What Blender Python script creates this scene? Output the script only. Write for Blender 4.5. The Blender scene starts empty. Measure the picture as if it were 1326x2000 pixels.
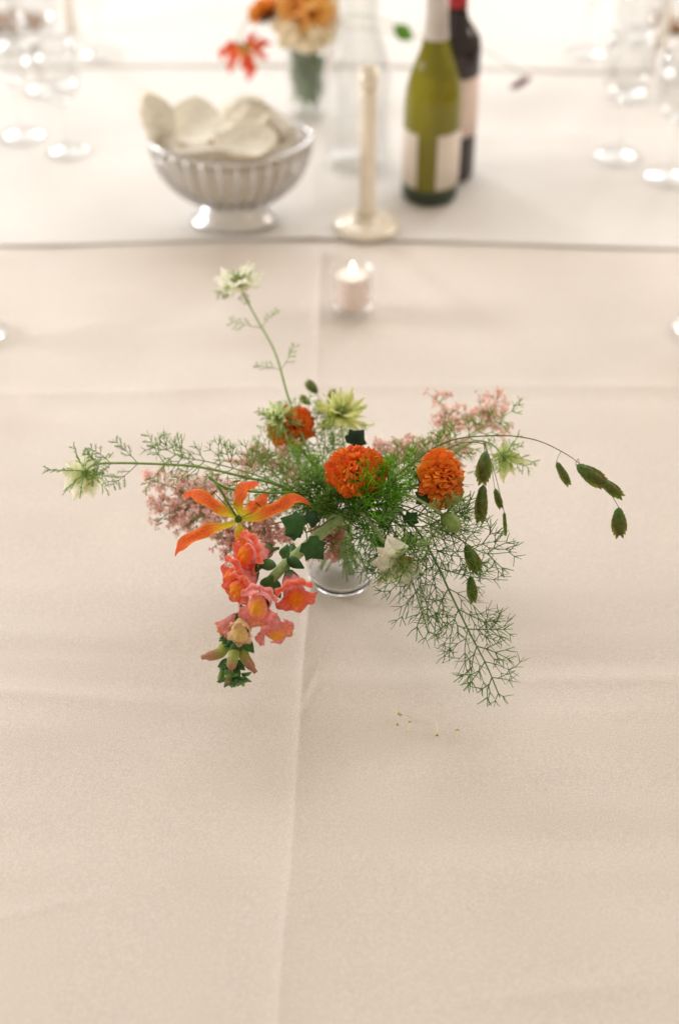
import bpy, math, random
import numpy as np
from mathutils import Vector, Matrix, noise

sc = bpy.context.scene
COL = sc.collection
PI = math.pi
R = math.radians

# ---------------------------------------------------------------- camera
CAM_H, PITCH, LENS = 0.956, 40.0, 50.0
F = LENS / 36.0 * 2000.0
cam = bpy.data.cameras.new('camera')
cam.sensor_fit = 'VERTICAL'; cam.sensor_height = 36.0; cam.sensor_width = 24.0
cam.lens = LENS; cam.clip_start = 0.02; cam.clip_end = 100
cam.dof.use_dof = True; cam.dof.focus_distance = 1.25; cam.dof.aperture_fstop = 2.2
cam_o = bpy.data.objects.new('camera', cam); COL.objects.link(cam_o)
cam_o.location = (0, 0, CAM_H); cam_o.rotation_euler = (R(90 - PITCH), 0, 0)
sc.camera = cam_o

# ---------------------------------------------------------------- world + lamps
w = bpy.data.worlds.new('World'); sc.world = w; w.use_nodes = True
bg = w.node_tree.nodes['Background']
bg.inputs[0].default_value = (1.0, 0.83, 0.635, 1); bg.inputs[1].default_value = 0.49

def area(name, loc, target, sx, sy, power, color):
    l = bpy.data.lights.new(name, 'AREA'); l.shape = 'RECTANGLE'; l.size = sx; l.size_y = sy
    l.energy = power; l.color = color
    o = bpy.data.objects.new(name, l); COL.objects.link(o)
    o.location = loc
    o.rotation_euler = (Vector(target) - Vector(loc)).to_track_quat('-Z', 'Y').to_euler()
    return o
area('added_overhead_light', (0.2, 3.7, 2.3), (0.1, 2.0, 0), 4.0, 2.4, 60, (0.95, 0.97, 1.0))  # unseen broad lamp, added to brighten the far table and soften shadows
area('side_light', (-2.5, 1.7, 0.80), (0.0, 0.9, 0), 0.8, 0.6, 35, (1.0, 0.98, 0.96))
area('side_light', (-1.5, 4.2, 1.2), (-0.1, 1.8, 0), 0.42, 0.5, 16, (1.0, 0.99, 0.98))  # small unseen lamp added for bright blurred highlights on the glassware
area('side_light', (2.4, 2.3, 1.5), (0.3, 1.4, 0), 0.9, 0.9, 16, (1.0, 0.89, 0.82))
area('side_light', (1.5, 4.3, 1.2), (0.1, 1.9, 0), 0.42, 0.5, 13, (1.0, 0.97, 0.95))  # right-hand counterpart, likewise added for highlights on the glass

sc.view_settings.view_transform = 'Standard'; sc.view_settings.look = 'None'
sc.view_settings.exposure = 0.31; sc.view_settings.gamma = 1.0
cy = sc.cycles
cy.use_denoising = True
cy.max_bounces = 14; cy.transmission_bounces = 12; cy.transparent_max_bounces = 24
cy.sample_clamp_indirect = 8.0

# ---------------------------------------------------------------- photo geometry
_th = R(PITCH)
def P(px, py, d):
    """a point seen at photo pixel (px, py), d metres along the view axis"""
    x = (px - 663) / F * d; u = (1000 - py) / F * d
    return Vector((x, d * math.cos(_th) + u * math.sin(_th), CAM_H - d * math.sin(_th) + u * math.cos(_th)))
def G(px, py, z=0.0):
    """the point at height z seen at photo pixel (px, py)"""
    v = (py - 1000) / F
    return P(px, py, (CAM_H - z) / (math.sin(_th) + v * math.cos(_th)))
TOCAM = Vector((0, -math.cos(_th), math.sin(_th)))

# ---------------------------------------------------------------- mesh helpers
class MB:
    def __init__(s): s.v = []; s.f = []; s.c = []
    def add(s, vs, fs, cs):
        b = len(s.v); s.v += vs; s.f += [tuple(i + b for i in f) for f in fs]
        s.c += cs if isinstance(cs, list) else [cs] * len(vs)

def mesh(name, mb, mat, smooth=True, off=None):
    me = bpy.data.meshes.new(name)
    vs = [tuple(Vector(v) - off) for v in mb.v] if off is not None else [tuple(v) for v in mb.v]
    me.from_pydata(vs, [], mb.f)
    ca = me.color_attributes.new('Col', 'FLOAT_COLOR', 'POINT')
    ca.data.foreach_set('color', np.array([(c[0], c[1], c[2], 1.0) for c in mb.c], dtype=np.float32).ravel())
    if smooth: me.polygons.foreach_set('use_smooth', [True] * len(me.polygons))
    me.materials.append(mat); me.update()
    return me

def obj(name, me, parent=None, mat4=None):
    o = bpy.data.objects.new(name, me); COL.objects.link(o)
    if parent is not None: o.parent = parent
    if mat4 is not None: o.matrix_basis = mat4
    return o

def build(name, mb, mat, parent=None, smooth=True):
    """world-space mesh -> child of an unrotated root"""
    off = Vector(parent['_o']) if parent is not None and '_o' in parent else None
    o = obj(name, mesh(name, mb, mat, smooth, off), parent)
    if parent is not None and '_o' in parent: o['_o'] = parent['_o']
    return o

def tag(o, label, cat, group=None, kind=None):
    if label: o['label'] = label
    if cat: o['category'] = cat
    if group: o['group'] = group
    if kind: o['kind'] = kind
    return o

def thing(name, label, cat, loc, group=None):
    o = bpy.data.objects.new(name, None); COL.objects.link(o)
    o.empty_display_size = 0.02; o.location = loc; o['_o'] = tuple(loc)
    return tag(o, label, cat, group)

def copy_tree(o, parent=None):
    c = o.copy(); COL.objects.link(c)
    if parent is not None: c.parent = parent
    for ch in list(o.children): copy_tree(ch, c)
    return c

def lerp(a, b, t): return tuple(x + (y - x) * t for x, y in zip(a, b))

def smooth(pts, n=6):
    """Catmull-Rom through the points"""
    pts = [Vector(p) for p in pts]
    if len(pts) < 3:
        return [pts[0].lerp(pts[-1], i / n) for i in range(n + 1)]
    q = [pts[0] * 2 - pts[1]] + pts + [pts[-1] * 2 - pts[-2]]
    out = []
    for i in range(1, len(q) - 2):
        a, b, c, d = q[i - 1], q[i], q[i + 1], q[i + 2]
        for k in range(n):
            t = k / n
            out.append(0.5 * (2 * b + (c - a) * t + (2 * a - 5 * b + 4 * c - d) * t * t + (3 * b - a - 3 * c + d) * t ** 3))
    out.append(pts[-1]); return out

def perp(t, hint=Vector((0.123, 0.31, 0.94))):
    n = t.cross(hint)
    if n.length < 1e-5: n = t.cross(Vector((1, 0, 0)))
    return n.normalized()

def tube(mb, pts, r0, r1, c0, c1=None, sides=5, cap=True, rf=None):
    c1 = c1 or c0; n = len(pts); vs = []; cs = []; fs = []
    nrm = None
    for i, p in enumerate(pts):
        t = (pts[min(i + 1, n - 1)] - pts[max(i - 1, 0)])
        t = t.normalized() if t.length > 1e-9 else Vector((0, 0, 1))
        if nrm is None: nrm = perp(t)
        else:
            nrm = nrm - t * nrm.dot(t)
            nrm = nrm.normalized() if nrm.length > 1e-6 else perp(t)
        b = t.cross(nrm); k = i / max(1, n - 1)
        r = rf(k) if rf else r0 + (r1 - r0) * k
        for s in range(sides):
            a = 2 * PI * s / sides
            vs.append(p + (nrm * math.cos(a) + b * math.sin(a)) * r); cs.append(lerp(c0, c1, k))
    for i in range(n - 1):
        for s in range(sides):
            a = i * sides + s; b2 = i * sides + (s + 1) % sides
            fs.append((a, b2, b2 + sides, a + sides))
    if cap:
        fs.append(tuple(range(sides))[::-1]); fs.append(tuple(range((n - 1) * sides, n * sides)))
    mb.add(vs, fs, cs)

def lathe(mb, prof, col, center=(0, 0, 0), seg=48, sx=1.0, sy=1.0, closed=False):
    c = Vector(center); vs = []; fs = []; n = len(prof)
    for (r, z) in prof:
        for s in range(seg):
            a = 2 * PI * s / seg
            vs.append(c + Vector((r * math.cos(a) * sx, r * math.sin(a) * sy, z)))
    m = n if closed else n - 1
    for i in range(m):
        j = (i + 1) % n
        for s in range(seg):
            t = (s + 1) % seg
            fs.append((i * seg + s, i * seg + t, j * seg + t, j * seg + s))
    if not closed:
        if prof[0][0] > 1e-6 and prof[0][0] < 0: pass
    mb.add(vs, fs, col)

def grid(mb, fn, nu, nv, cf):
    """fn(u in 0..1, v in -1..1) -> point; cf the same -> colour"""
    vs = []; cs = []; fs = []
    for i in range(nu + 1):
        for j in range(nv + 1):
            u = i / nu; v = -1 + 2 * j / nv
            vs.append(Vector(fn(u, v))); cs.append(cf(u, v))
    for i in range(nu):
        for j in range(nv):
            a = i * (nv + 1) + j
            fs.append((a, a + 1, a + nv + 2, a + nv + 1))
    mb.add(vs, fs, cs)

def blob(mb, c, ax, r, col, nu=6, nv=8, col2=None):
    """ellipsoid at c: half axis vector ax, radius r across"""
    ax = Vector(ax); L = ax.length; t = ax / L; n = perp(t); b = t.cross(n); vs = []; cs = []; fs = []
    for i in range(nu + 1):
        a = PI * i / nu
        for s in range(nv):
            p = 2 * PI * s / nv
            vs.append(Vector(c) - ax * math.cos(a) + (n * math.cos(p) + b * math.sin(p)) * r * max(math.sin(a), 0.02))
            cs.append(lerp(col, col2 or col, i / nu))
    for i in range(nu):
        for s in range(nv):
            q = (s + 1) % nv
            fs.append((i * nv + s, i * nv + q, (i + 1) * nv + q, (i + 1) * nv + s))
    mb.add(vs, fs, cs)

def frame(z, up=Vector((0, 0, 1)), origin=Vector((0, 0, 0)), s=1.0):
    """matrix whose +Z is z and whose +Y leans to up"""
    z = Vector(z).normalized(); x = Vector(up).cross(z)
    if x.length < 1e-4: x = Vector((1, 0, 0)).cross(z)
    x.normalize(); y = z.cross(x)
    M = Matrix((x, y, z)).transposed().to_4x4() @ Matrix.Scale(s, 4)
    M.translation = origin
    return M

# ---------------------------------------------------------------- materials
def new_mat(name):
    m = bpy.data.materials.new(name); m.use_nodes = True
    nt = m.node_tree; nt.nodes.clear()
    out = nt.nodes.new('ShaderNodeOutputMaterial')
    return m, nt, out
def N(nt, t, **kw):
    n = nt.nodes.new(t)
    for k, v in kw.items():
        if k in n.inputs: n.inputs[k].default_value = v
        else: setattr(n, k, v)
    return n

def plant_mat(name, trans=0.35, rough=0.5, var=0.18, rnd=0.0, spec=0.35, nscale=220, gain=1.0, sat=1.0):
    m, nt, out = new_mat(name); L = nt.links.new
    at = N(nt, 'ShaderNodeAttribute', attribute_name='Col')
    tc = N(nt, 'ShaderNodeTexCoord')
    ns = N(nt, 'ShaderNodeTexNoise'); ns.inputs['Scale'].default_value = nscale; ns.inputs['Detail'].default_value = 3
    L(tc.outputs['Object'], ns.inputs['Vector'])
    mr = N(nt, 'ShaderNodeMapRange'); mr.inputs['To Min'].default_value = gain * (1 - var); mr.inputs['To Max'].default_value = gain * (1 + var)
    mr.inputs['From Min'].default_value = 0.3; mr.inputs['From Max'].default_value = 0.7
    L(ns.outputs['Fac'], mr.inputs['Value'])
    hs = N(nt, 'ShaderNodeHueSaturation'); hs.inputs['Saturation'].default_value = sat
    L(at.outputs['Color'], hs.inputs['Color']); L(mr.outputs[0], hs.inputs['Value'])
    if rnd:
        oi = N(nt, 'ShaderNodeObjectInfo')
        m2 = N(nt, 'ShaderNodeMapRange'); m2.inputs['To Min'].default_value = 0.5 - rnd; m2.inputs['To Max'].default_value = 0.5 + rnd
        L(oi.outputs['Random'], m2.inputs['Value']); L(m2.outputs[0], hs.inputs['Hue'])
    pb = N(nt, 'ShaderNodeBsdfPrincipled'); pb.inputs['Roughness'].default_value = rough
    pb.inputs['Specular IOR Level'].default_value = spec
    nb_ = N(nt, 'ShaderNodeTexNoise'); nb_.inputs['Scale'].default_value = 650; nb_.inputs['Detail'].default_value = 3; L(tc.outputs['Object'], nb_.inputs['Vector'])
    bp_ = N(nt, 'ShaderNodeBump'); bp_.inputs['Strength'].default_value = 0.5; bp_.inputs['Distance'].default_value = 0.0006; L(nb_.outputs['Fac'], bp_.inputs['Height']); L(bp_.outputs[0], pb.inputs['Normal'])
    L(hs.outputs[0], pb.inputs['Base Color'])
    tr = N(nt, 'ShaderNodeBsdfTranslucent'); L(hs.outputs[0], tr.inputs['Color'])
    mx = N(nt, 'ShaderNodeMixShader'); mx.inputs[0].default_value = trans
    L(pb.outputs[0], mx.inputs[1]); L(tr.outputs[0], mx.inputs[2]); L(mx.outputs[0], out.inputs[0])
    return m

M_LEAF = plant_mat('leaf_green', 0.25, 0.4, 0.22, gain=1.2, sat=1.05)
M_THREAD = plant_mat('thread_green', 0.3, 0.6, 0.2, spec=0.12, gain=1.35, sat=1.08)
M_STEM = plant_mat('stem_green', 0.15, 0.5, 0.2, gain=1.15, spec=0.2)
M_PETAL = plant_mat('petal', 0.48, 0.55, 0.14, spec=0.15, nscale=420)
M_DAHLIA = plant_mat('dahlia_petal', 0.3, 0.5, 0.12, rnd=0.012, spec=0.25)
M_PINK = plant_mat('pink_floret', 0.4, 0.7, 0.2, nscale=90, spec=0.1)
M_OAT = plant_mat('oat_scale', 0.25, 0.5, 0.3, nscale=300, gain=1.2, spec=0.2)
M_IVY = plant_mat('ivy_leaf', 0.12, 0.42, 0.3, nscale=120, spec=0.25)

def cloth_mat(name, col, grain=0.05):
    m, nt, out = new_mat(name); L = nt.links.new
    tc = N(nt, 'ShaderNodeTexCoord')
    n1 = N(nt, 'ShaderNodeTexNoise'); n1.inputs['Scale'].default_value = 620; n1.inputs['Detail'].default_value = 2
    n2 = N(nt, 'ShaderNodeTexNoise'); n2.inputs['Scale'].default_value = 5; n2.inputs['Detail'].default_value = 4
    n3 = N(nt, 'ShaderNodeTexNoise'); n3.inputs['Scale'].default_value = 900; n3.inputs['Detail'].default_value = 1
    for n in (n1, n2, n3): L(tc.outputs['Object'], n.inputs['Vector'])
    # fine thread-to-thread colour variation
    r1 = N(nt, 'ShaderNodeValToRGB')
    r1.color_ramp.elements[0].position = 0.3; r1.color_ramp.elements[1].position = 0.7
    k = grain
    r1.color_ramp.elements[0].color = (1 - 1.3 * k, 1 - k, 1 - k, 1); r1.color_ramp.elements[1].color = (1 + k, 1 + k, 1 + 1.3 * k, 1)
    L(n1.outputs['Fac'], r1.inputs[0])
    r2 = N(nt, 'ShaderNodeMapRange'); r2.inputs['From Min'].default_value = 0.3; r2.inputs['From Max'].default_value = 0.7
    r2.inputs['To Min'].default_value = 0.975; r2.inputs['To Max'].default_value = 1.02
    L(n2.outputs['Fac'], r2.inputs['Value'])
    mu = N(nt, 'ShaderNodeMix', data_type='RGBA', blend_type='MULTIPLY'); mu.inputs[0].default_value = 1
    mu.inputs[6].default_value = (*col, 1); L(r1.outputs[0], mu.inputs[7])
    m2 = N(nt, 'ShaderNodeMix', data_type='RGBA', blend_type='MULTIPLY'); m2.inputs[0].default_value = 1
    L(mu.outputs[2], m2.inputs[6]); L(r2.outputs[0], m2.inputs[7])
    wv = N(nt, 'ShaderNodeTexWave', bands_direction='X'); wv.inputs['Scale'].default_value = 420; wv.inputs['Distortion'].default_value = 1.5
    wh = N(nt, 'ShaderNodeTexWave', bands_direction='Y'); wh.inputs['Scale'].default_value = 420; wh.inputs['Distortion'].default_value = 1.5
    L(tc.outputs['Object'], wv.inputs['Vector']); L(tc.outputs['Object'], wh.inputs['Vector'])
    ad = N(nt, 'ShaderNodeMath', operation='ADD'); L(wv.outputs['Fac'], ad.inputs[0]); L(wh.outputs['Fac'], ad.inputs[1])
    ad2 = N(nt, 'ShaderNodeMath', operation='MULTIPLY_ADD'); L(n3.outputs['Fac'], ad2.inputs[0]); ad2.inputs[1].default_value = 3.0
    L(ad.outputs[0], ad2.inputs[2])
    bp = N(nt, 'ShaderNodeBump'); bp.inputs['Strength'].default_value = 0.8; bp.inputs['Distance'].default_value = 0.00026
    L(ad2.outputs[0], bp.inputs['Height'])
    pb = N(nt, 'ShaderNodeBsdfPrincipled'); pb.inputs['Roughness'].default_value = 0.85
    pb.inputs['Specular IOR Level'].default_value = 0.12; pb.inputs['Sheen Weight'].default_value = 0.08
    L(m2.outputs[2], pb.inputs['Base Color']); L(bp.outputs[0], pb.inputs['Normal'])
    L(pb.outputs[0], out.inputs[0])
    return m
M_CLOTH = cloth_mat('cream_cotton', (0.822, 0.742, 0.668), 0.09)
M_CLOTH2 = cloth_mat('white_cotton', (0.87, 0.83, 0.79), 0.05)
M_NAPKIN = cloth_mat('beige_linen', (0.86, 0.82, 0.74), 0.05)
def make_translucent(m, amt, col):
    nt = m.node_tree; out = [n for n in nt.nodes if n.type == 'OUTPUT_MATERIAL'][0]; src = out.inputs[0].links[0].from_socket
    tr = N(nt, 'ShaderNodeBsdfTranslucent'); tr.inputs[0].default_value = (*col, 1)
    mx = N(nt, 'ShaderNodeMixShader'); mx.inputs[0].default_value = amt
    nt.links.new(src, mx.inputs[1]); nt.links.new(tr.outputs[0], mx.inputs[2]); nt.links.new(mx.outputs[0], out.inputs[0])
make_translucent(M_NAPKIN, 0.4, (0.84, 0.78, 0.68))
M_BROWN = cloth_mat('brown_linen', (0.26, 0.13, 0.06), 0.08)

def simple(name, col, rough=0.5, metal=0.0, spec=0.5, noise_amt=0.06, scale=40, bump=0.0, sss=0.0):
    m, nt, out = new_mat(name); L = nt.links.new
    tc = N(nt, 'ShaderNodeTexCoord'); ns = N(nt, 'ShaderNodeTexNoise')
    ns.inputs['Scale'].default_value = scale; ns.inputs['Detail'].default_value = 4
    L(tc.outputs['Object'], ns.inputs['Vector'])
    rp = N(nt, 'ShaderNodeValToRGB'); rp.color_ramp.elements[0].position = 0.3; rp.color_ramp.elements[1].position = 0.7
    rp.color_ramp.elements[0].color = (*[c * (1 - noise_amt) for c in col], 1)
    rp.color_ramp.elements[1].color = (*[min(1, c * (1 + noise_amt)) for c in col], 1)
    L(ns.outputs['Fac'], rp.inputs[0])
    pb = N(nt, 'ShaderNodeBsdfPrincipled'); pb.inputs['Roughness'].default_value = rough
    pb.inputs['Metallic'].default_value = metal; pb.inputs['Specular IOR Level'].default_value = spec
    if sss:
        pb.inputs['Subsurface Weight'].default_value = sss; pb.inputs['Subsurface Radius'].default_value = (0.02, 0.012, 0.008); pb.inputs['Subsurface Scale'].default_value = 0.5
    L(rp.outputs[0], pb.inputs['Base Color'])
    if bump:
        bp = N(nt, 'ShaderNodeBump'); bp.inputs['Strength'].default_value = bump; bp.inputs['Distance'].default_value = 0.001
        L(ns.outputs['Fac'], bp.inputs['Height']); L(bp.outputs[0], pb.inputs['Normal'])
    L(pb.outputs[0], out.inputs[0]); return m

def glass(name, col=(1, 1, 1), ior=1.45, rough=0.0):
    m, nt, out = new_mat(name)
    pb = N(nt, 'ShaderNodeBsdfPrincipled'); pb.inputs['Transmission Weight'].default_value = 1
    pb.inputs['IOR'].default_value = ior; pb.inputs['Roughness'].default_value = rough
    pb.inputs['Base Color'].default_value = (*col, 1)
    nt.links.new(pb.outputs[0], out.inputs[0]); return m

def thin_glass(name, tint=(0.97, 0.975, 0.975), edge=0.75, rough=0.10):
    m, nt, out = new_mat(name); L = nt.links.new
    lw = N(nt, 'ShaderNodeLayerWeight'); lw.inputs['Blend'].default_value = 0.5
    pw = N(nt, 'ShaderNodeMath', operation='POWER'); L(lw.outputs['Facing'], pw.inputs[0]); pw.inputs[1].default_value = 3.5
    ma = N(nt, 'ShaderNodeMath', operation='MULTIPLY_ADD'); L(pw.outputs[0], ma.inputs[0]); ma.inputs[1].default_value = edge; ma.inputs[2].default_value = 0.09
    tr = N(nt, 'ShaderNodeBsdfTransparent'); tr.inputs[0].default_value = (*tint, 1)
    gl = N(nt, 'ShaderNodeBsdfGlossy'); gl.inputs['Roughness'].default_value = rough; gl.inputs['Color'].default_value = (1, 1, 1, 1)
    mx = N(nt, 'ShaderNodeMixShader'); L(ma.outputs[0], mx.inputs[0]); L(tr.outputs[0], mx.inputs[1]); L(gl.outputs[0], mx.inputs[2])
    L(mx.outputs[0], out.inputs[0]); return m

M_GLASS = glass('clear_glass')
M_WATER = glass('water', (0.98, 1, 0.99), 1.33)
M_THIN = thin_glass('thin_glass')
M_THINB = thin_glass('bright_thin_glass', (0.97, 0.975, 0.975), 1.0)
M_VOTIVE = thin_glass('votive_glass', (0.96, 0.965, 0.965), 0.8, 0.35)
def bottle_glass():
    m, nt, out = new_mat('green_bottle_glass'); L = nt.links.new
    g = N(nt, 'ShaderNodeBsdfPrincipled'); g.inputs['Transmission Weight'].default_value = 1; g.inputs['IOR'].default_value = 1.36
    g.inputs['Roughness'].default_value = 0.04; g.inputs['Base Color'].default_value = (0.46, 0.46, 0.02, 1)
    d = N(nt, 'ShaderNodeBsdfPrincipled'); d.inputs['Base Color'].default_value = (0.29, 0.265, 0.007, 1); d.inputs['Roughness'].default_value = 0.06
    d.inputs['Specular IOR Level'].default_value = 0.6
    mx = N(nt, 'ShaderNodeMixShader'); mx.inputs[0].default_value = 0.58
    L(g.outputs[0], mx.inputs[1]); L(d.outputs[0], mx.inputs[2]); L(mx.outputs[0], out.inputs[0]); return m
M_GREENGLASS = bottle_glass()
M_BASEGLASS = simple('dark_green_glass', (0.012, 0.030, 0.008), 0.08, 0, 0.6)
M_DARKGLASS = simple('dark_bottle_glass', (0.018, 0.008, 0.010), 0.08, 0, 0.6)
M_PAPER = simple('label_paper', (0.74, 0.66, 0.58), 0.7, noise_amt=0.04)
M_PAPERPINK = simple('pink_label_paper', (0.76, 0.61, 0.54), 0.7, noise_amt=0.04)
M_SILVERFOIL = simple('silver_foil', (0.62, 0.58, 0.55), 0.35, 0.6)
M_REDFOIL = simple('red_foil', (0.45, 0.03, 0.04), 0.35, 0.3)
M_SILVER = simple('polished_silver', (0.72, 0.72, 0.735), 0.30, 1.0)
M_BRASS = simple('cream_lacquer', (0.85, 0.78, 0.66), 0.30, 0.15)
M_WAX = simple('candle_wax', (0.86, 0.72, 0.66), 0.5, noise_amt=0.02)
M_WAXC = simple('cream_wax', (0.86, 0.81, 0.72), 0.5, noise_amt=0.02)
M_WICK = simple('wick', (0.04, 0.03, 0.02), 0.9)
M_BREAD = simple('bread_crumb', (0.93, 0.89, 0.79), 0.9, noise_amt=0.15, scale=120, bump=0.6)
M_CRUST = simple('bread_crust', (0.80, 0.70, 0.52), 0.7, noise_amt=0.25, scale=60, bump=0.5)
M_FLOOR = simple('wood_floor', (0.30, 0.19, 0.11), 0.5, noise_amt=0.2, scale=3)
def flame_mat():
    m, nt, out = new_mat('flame'); e = N(nt, 'ShaderNodeEmission'); e.inputs[0].default_value = (1.0, 0.78, 0.46, 1); e.inputs[1].default_value = 10
    nt.links.new(e.outputs[0], out.inputs[0]); return m
M_FLAME = flame_mat()

# colours (linear)
WHITEC = (0.8, 0.8, 0.66); GREENP = (0.18, 0.27, 0.07); DKGREEN = (0.035, 0.085, 0.025)
STEMG = (0.16, 0.31, 0.055); PALEST = (0.38, 0.48, 0.22)

# ================================================================ SETTING: floor and cloths
fl = MB(); fl.add([Vector((-12, -8, -0.752)), Vector((12, -8, -0.752)), Vector((12, 16, -0.752)), Vector((-12, 16, -0.752))], [(0, 1, 2, 3)], (1, 1, 1))
tag(build('floor', fl, M_FLOOR, smooth=False), None, None, kind='structure')

EDGE_X = 0.78
def interp_line(pts, z):
    g = [G(px, py, z) for px, py in pts]
    return np.array([p.x for p in g]), np.array([p.y for p in g])

def vnoise(X, Y, sx, sy, seed):
    """cheap smooth value noise on arrays"""
    rs = np.random.RandomState(seed)
    gx = X / sx + 100; gy = Y / sy + 100
    ix = np.floor(gx).astype(int); iy = np.floor(gy).astype(int); fx = gx - ix; fy = gy - iy
    fx = fx * fx * (3 - 2 * fx); fy = fy * fy * (3 - 2 * fy)
    T = rs.rand(256, 256) * 2 - 1
    a = T[ix % 256, iy % 256]; b = T[(ix + 1) % 256, iy % 256]; c = T[ix % 256, (iy + 1) % 256]; d = T[(ix + 1) % 256, (iy + 1) % 256]
    return (a * (1 - fx) + b * fx) * (1 - fy) + (c * (1 - fx) + d * fx) * fy

def cloth(name, label, mat, z0, y_near, y_far, step, relief, near_edge=None, drape_near=False, hem=0.0):
    us = np.arange(-EDGE_X - 0.66, EDGE_X + 0.661, step * 1.0)
    # coarser away from the middle of the table
    us = np.concatenate([np.arange(-EDGE_X - 0.66, -EDGE_X - 0.02, 0.03), np.arange(-EDGE_X - 0.02, -0.09, step * 1.2), np.arange(-0.09, 0.02, step * 0.35), np.arange(0.02, EDGE_X + 0.02, step * 1.2), np.arange(EDGE_X + 0.02, EDGE_X + 0.68, 0.03)])
    vs_ = np.arange(0, 1.0001, step / (y_far - y_near))
    U, V = np.meshgrid(us, vs_, indexing='ij')
    Ux = np.clip(U, -EDGE_X, EDGE_X)
    yn = np.full_like(U, y_near) if near_edge is None else np.interp(Ux, near_edge[0], near_edge[1])
    Y = yn + (y_far - yn) * V
    Z = np.full_like(U, z0) + relief(Ux, Y)
    over = np.abs(U) - EDGE_X
    dr = np.where(over > 0, over, 0)
    Z = Z - dr
    X = np.where(over > 0, np.sign(U) * (EDGE_X + 0.012 * (1 - np.exp(-dr / 0.012)) + 0.03 * dr * (1 + np.sin(Y * 21))), U)
    if drape_near:
        dn = np.clip(0.30 - Y, 0, None); Z = Z - dn * 1.0; Y = np.where(Y < 0.30, 0.30 - 0.03 * dn, Y)
    if hem:   # rolled hem along the near edge
        dist = (y_far - yn) * V
        Z = Z + hem * np.exp(-((dist - 0.006) / 0.006) ** 2)
    nu, nv = U.shape
    co = np.stack([X, Y, Z], -1).reshape(-1, 3)
    idx = np.arange(nu * nv).reshape(nu, nv)
    f = np.stack([idx[:-1, :-1], idx[1:, :-1], idx[1:, 1:], idx[:-1, 1:]], -1).reshape(-1, 4).tolist()
    co = co.tolist()
    if hem:   # the hem has a thickness: a front face down to the cloth below
        b = len(co)
        for i in range(nu):
            q = co[idx[i, 0]]; co.append([q[0], q[1] + 0.001, q[2] - z0 * 0.9 - hem * 0.3])
        for i in range(nu - 1): f.append([b + i, b + i + 1, int(idx[i + 1, 0]), int(idx[i, 0])])
    me = bpy.data.meshes.new(name); me.from_pydata(co, [], f)
    me.polygons.foreach_set('use_smooth', [True] * len(me.polygons)); me.materials.append(mat); me.update()
    o = obj(name, me)
    return tag(o, label, 'tablecloth', 'tablecloths')

# pressed folds of the near cloth, traced from where they lie on the table
cx, cyy = interp_line([(541, 2000), (552, 1850), (568, 1700), (580, 1500), (592, 1300), (605, 1165), (612, 1000), (619, 720), (626, 480), (628, 440)], 0)
h1x, h1y = interp_line([(-200, 778), (0, 772), (200, 768), (560, 757), (700, 754), (1000, 754), (1326, 758), (1600, 764)], 0)
h2x, h2y = interp_line([(-200, 1340), (0, 1352), (300, 1372), (590, 1398), (620, 1338), (800, 1332), (1326, 1328), (1500, 1326)], 0)
h3x, h3y = interp_line([(-200, 1232), (0, 1240), (500, 1262), (800, 1262), (1326, 1240), (1500, 1235)], 0)
h4x, h4y = interp_line([(-200, 1860), (-20, 1796), (90, 1768), (240, 1745), (700, 1650)], 0)
def gs(d, s): return np.exp(-(d / s) ** 2)
def relief_near(X, Y):
    dx = X - np.interp(Y, cyy, cx)
    z = np.where(dx < 0, 0.0038 * np.exp(dx / 0.0058), 0.0038 * np.exp(-dx / 0.017)) * np.clip(0.9 + 1.0 * (Y - 0.9), 0.7, 1.7) * np.clip((1.70 - Y) / 0.03, 0.15, 1) + 0.0010 * gs(dx, 0.035) * np.clip((1.70 - Y) / 0.05, 0, 1)   # long pressed fold, steeper on its left
    d = Y - np.interp(X, h1x, h1y); k1 = 0.75 + 0.5 * vnoise(X, Y, 0.2, 9, 3)
    z = z + 0.0030 * k1 * np.exp(-np.abs(d) / 0.008) - 0.0008 * k1 * gs(d + 0.026, 0.014)
    d = Y - np.interp(X, h2x, h2y); k2 = 0.7 + 0.6 * vnoise(X, Y, 0.12, 9, 4)
    z = z + 0.0016 * k2 * np.exp(-np.abs(d) / 0.008) - 0.0006 * gs(d - 0.02, 0.01)
    d = Y - np.interp(X, h3x, h3y); z = z + 0.0009 * k2 * gs(d, 0.015)
    d = Y - np.interp(X, h4x, h4y); z = z + 0.0010 * np.exp(-np.abs(d) / 0.005) * np.clip((-0.15 - X) / 0.06, 0, 1)
    z = z + 0.0009 * vnoise(X + 0.15 * Y, Y, 0.16, 0.03, 5) * (0.4 + 0.6 * gs(Y - 0.9, 0.25))   # ripples across
    z = z + 0.0036 * vnoise(X + 0.4 * Y, Y, 0.075, 0.06, 6) * gs(Y - 1.5, 0.32) * np.clip(0.6 - X * 1.2, 0.25, 1)
    z = z + 0.0018 * vnoise(X, Y, 0.3, 0.22, 7)
    for (px, py, ang, ln, amp) in ((185, 636, 0.25, 0.05, 0.0022), (232, 572, 0.15, 0.035, 0.0016), (345, 640, 0.3, 0.03, 0.0012), (360, 585, 0.2, 0.03, 0.0010), (120, 1290, -0.05, 0.09, 0.0009), (480, 1280, 0.12, 0.05, 0.0010), (900, 1262, -0.03, 0.10, 0.0010), (1090, 1940, 0.10, 0.07, 0.0014), (225, 1765, -0.35, 0.008, 0.0009), (1180, 1395, 0.03, 0.08, 0.0008)):
        q = G(px, py); a = (X - q.x) * math.cos(ang) + (Y - q.y) * math.sin(ang); b_ = -(X - q.x) * math.sin(ang) + (Y - q.y) * math.cos(ang)
        z = z + amp * gs(a, ln) * np.exp(-np.abs(b_) / 0.009)
    fade = np.clip((1.715 - Y) / 0.05, 0, 1); z = z * fade - 0.0015 * (1 - fade)   # lies flat under the next cloth
    return z
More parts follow.
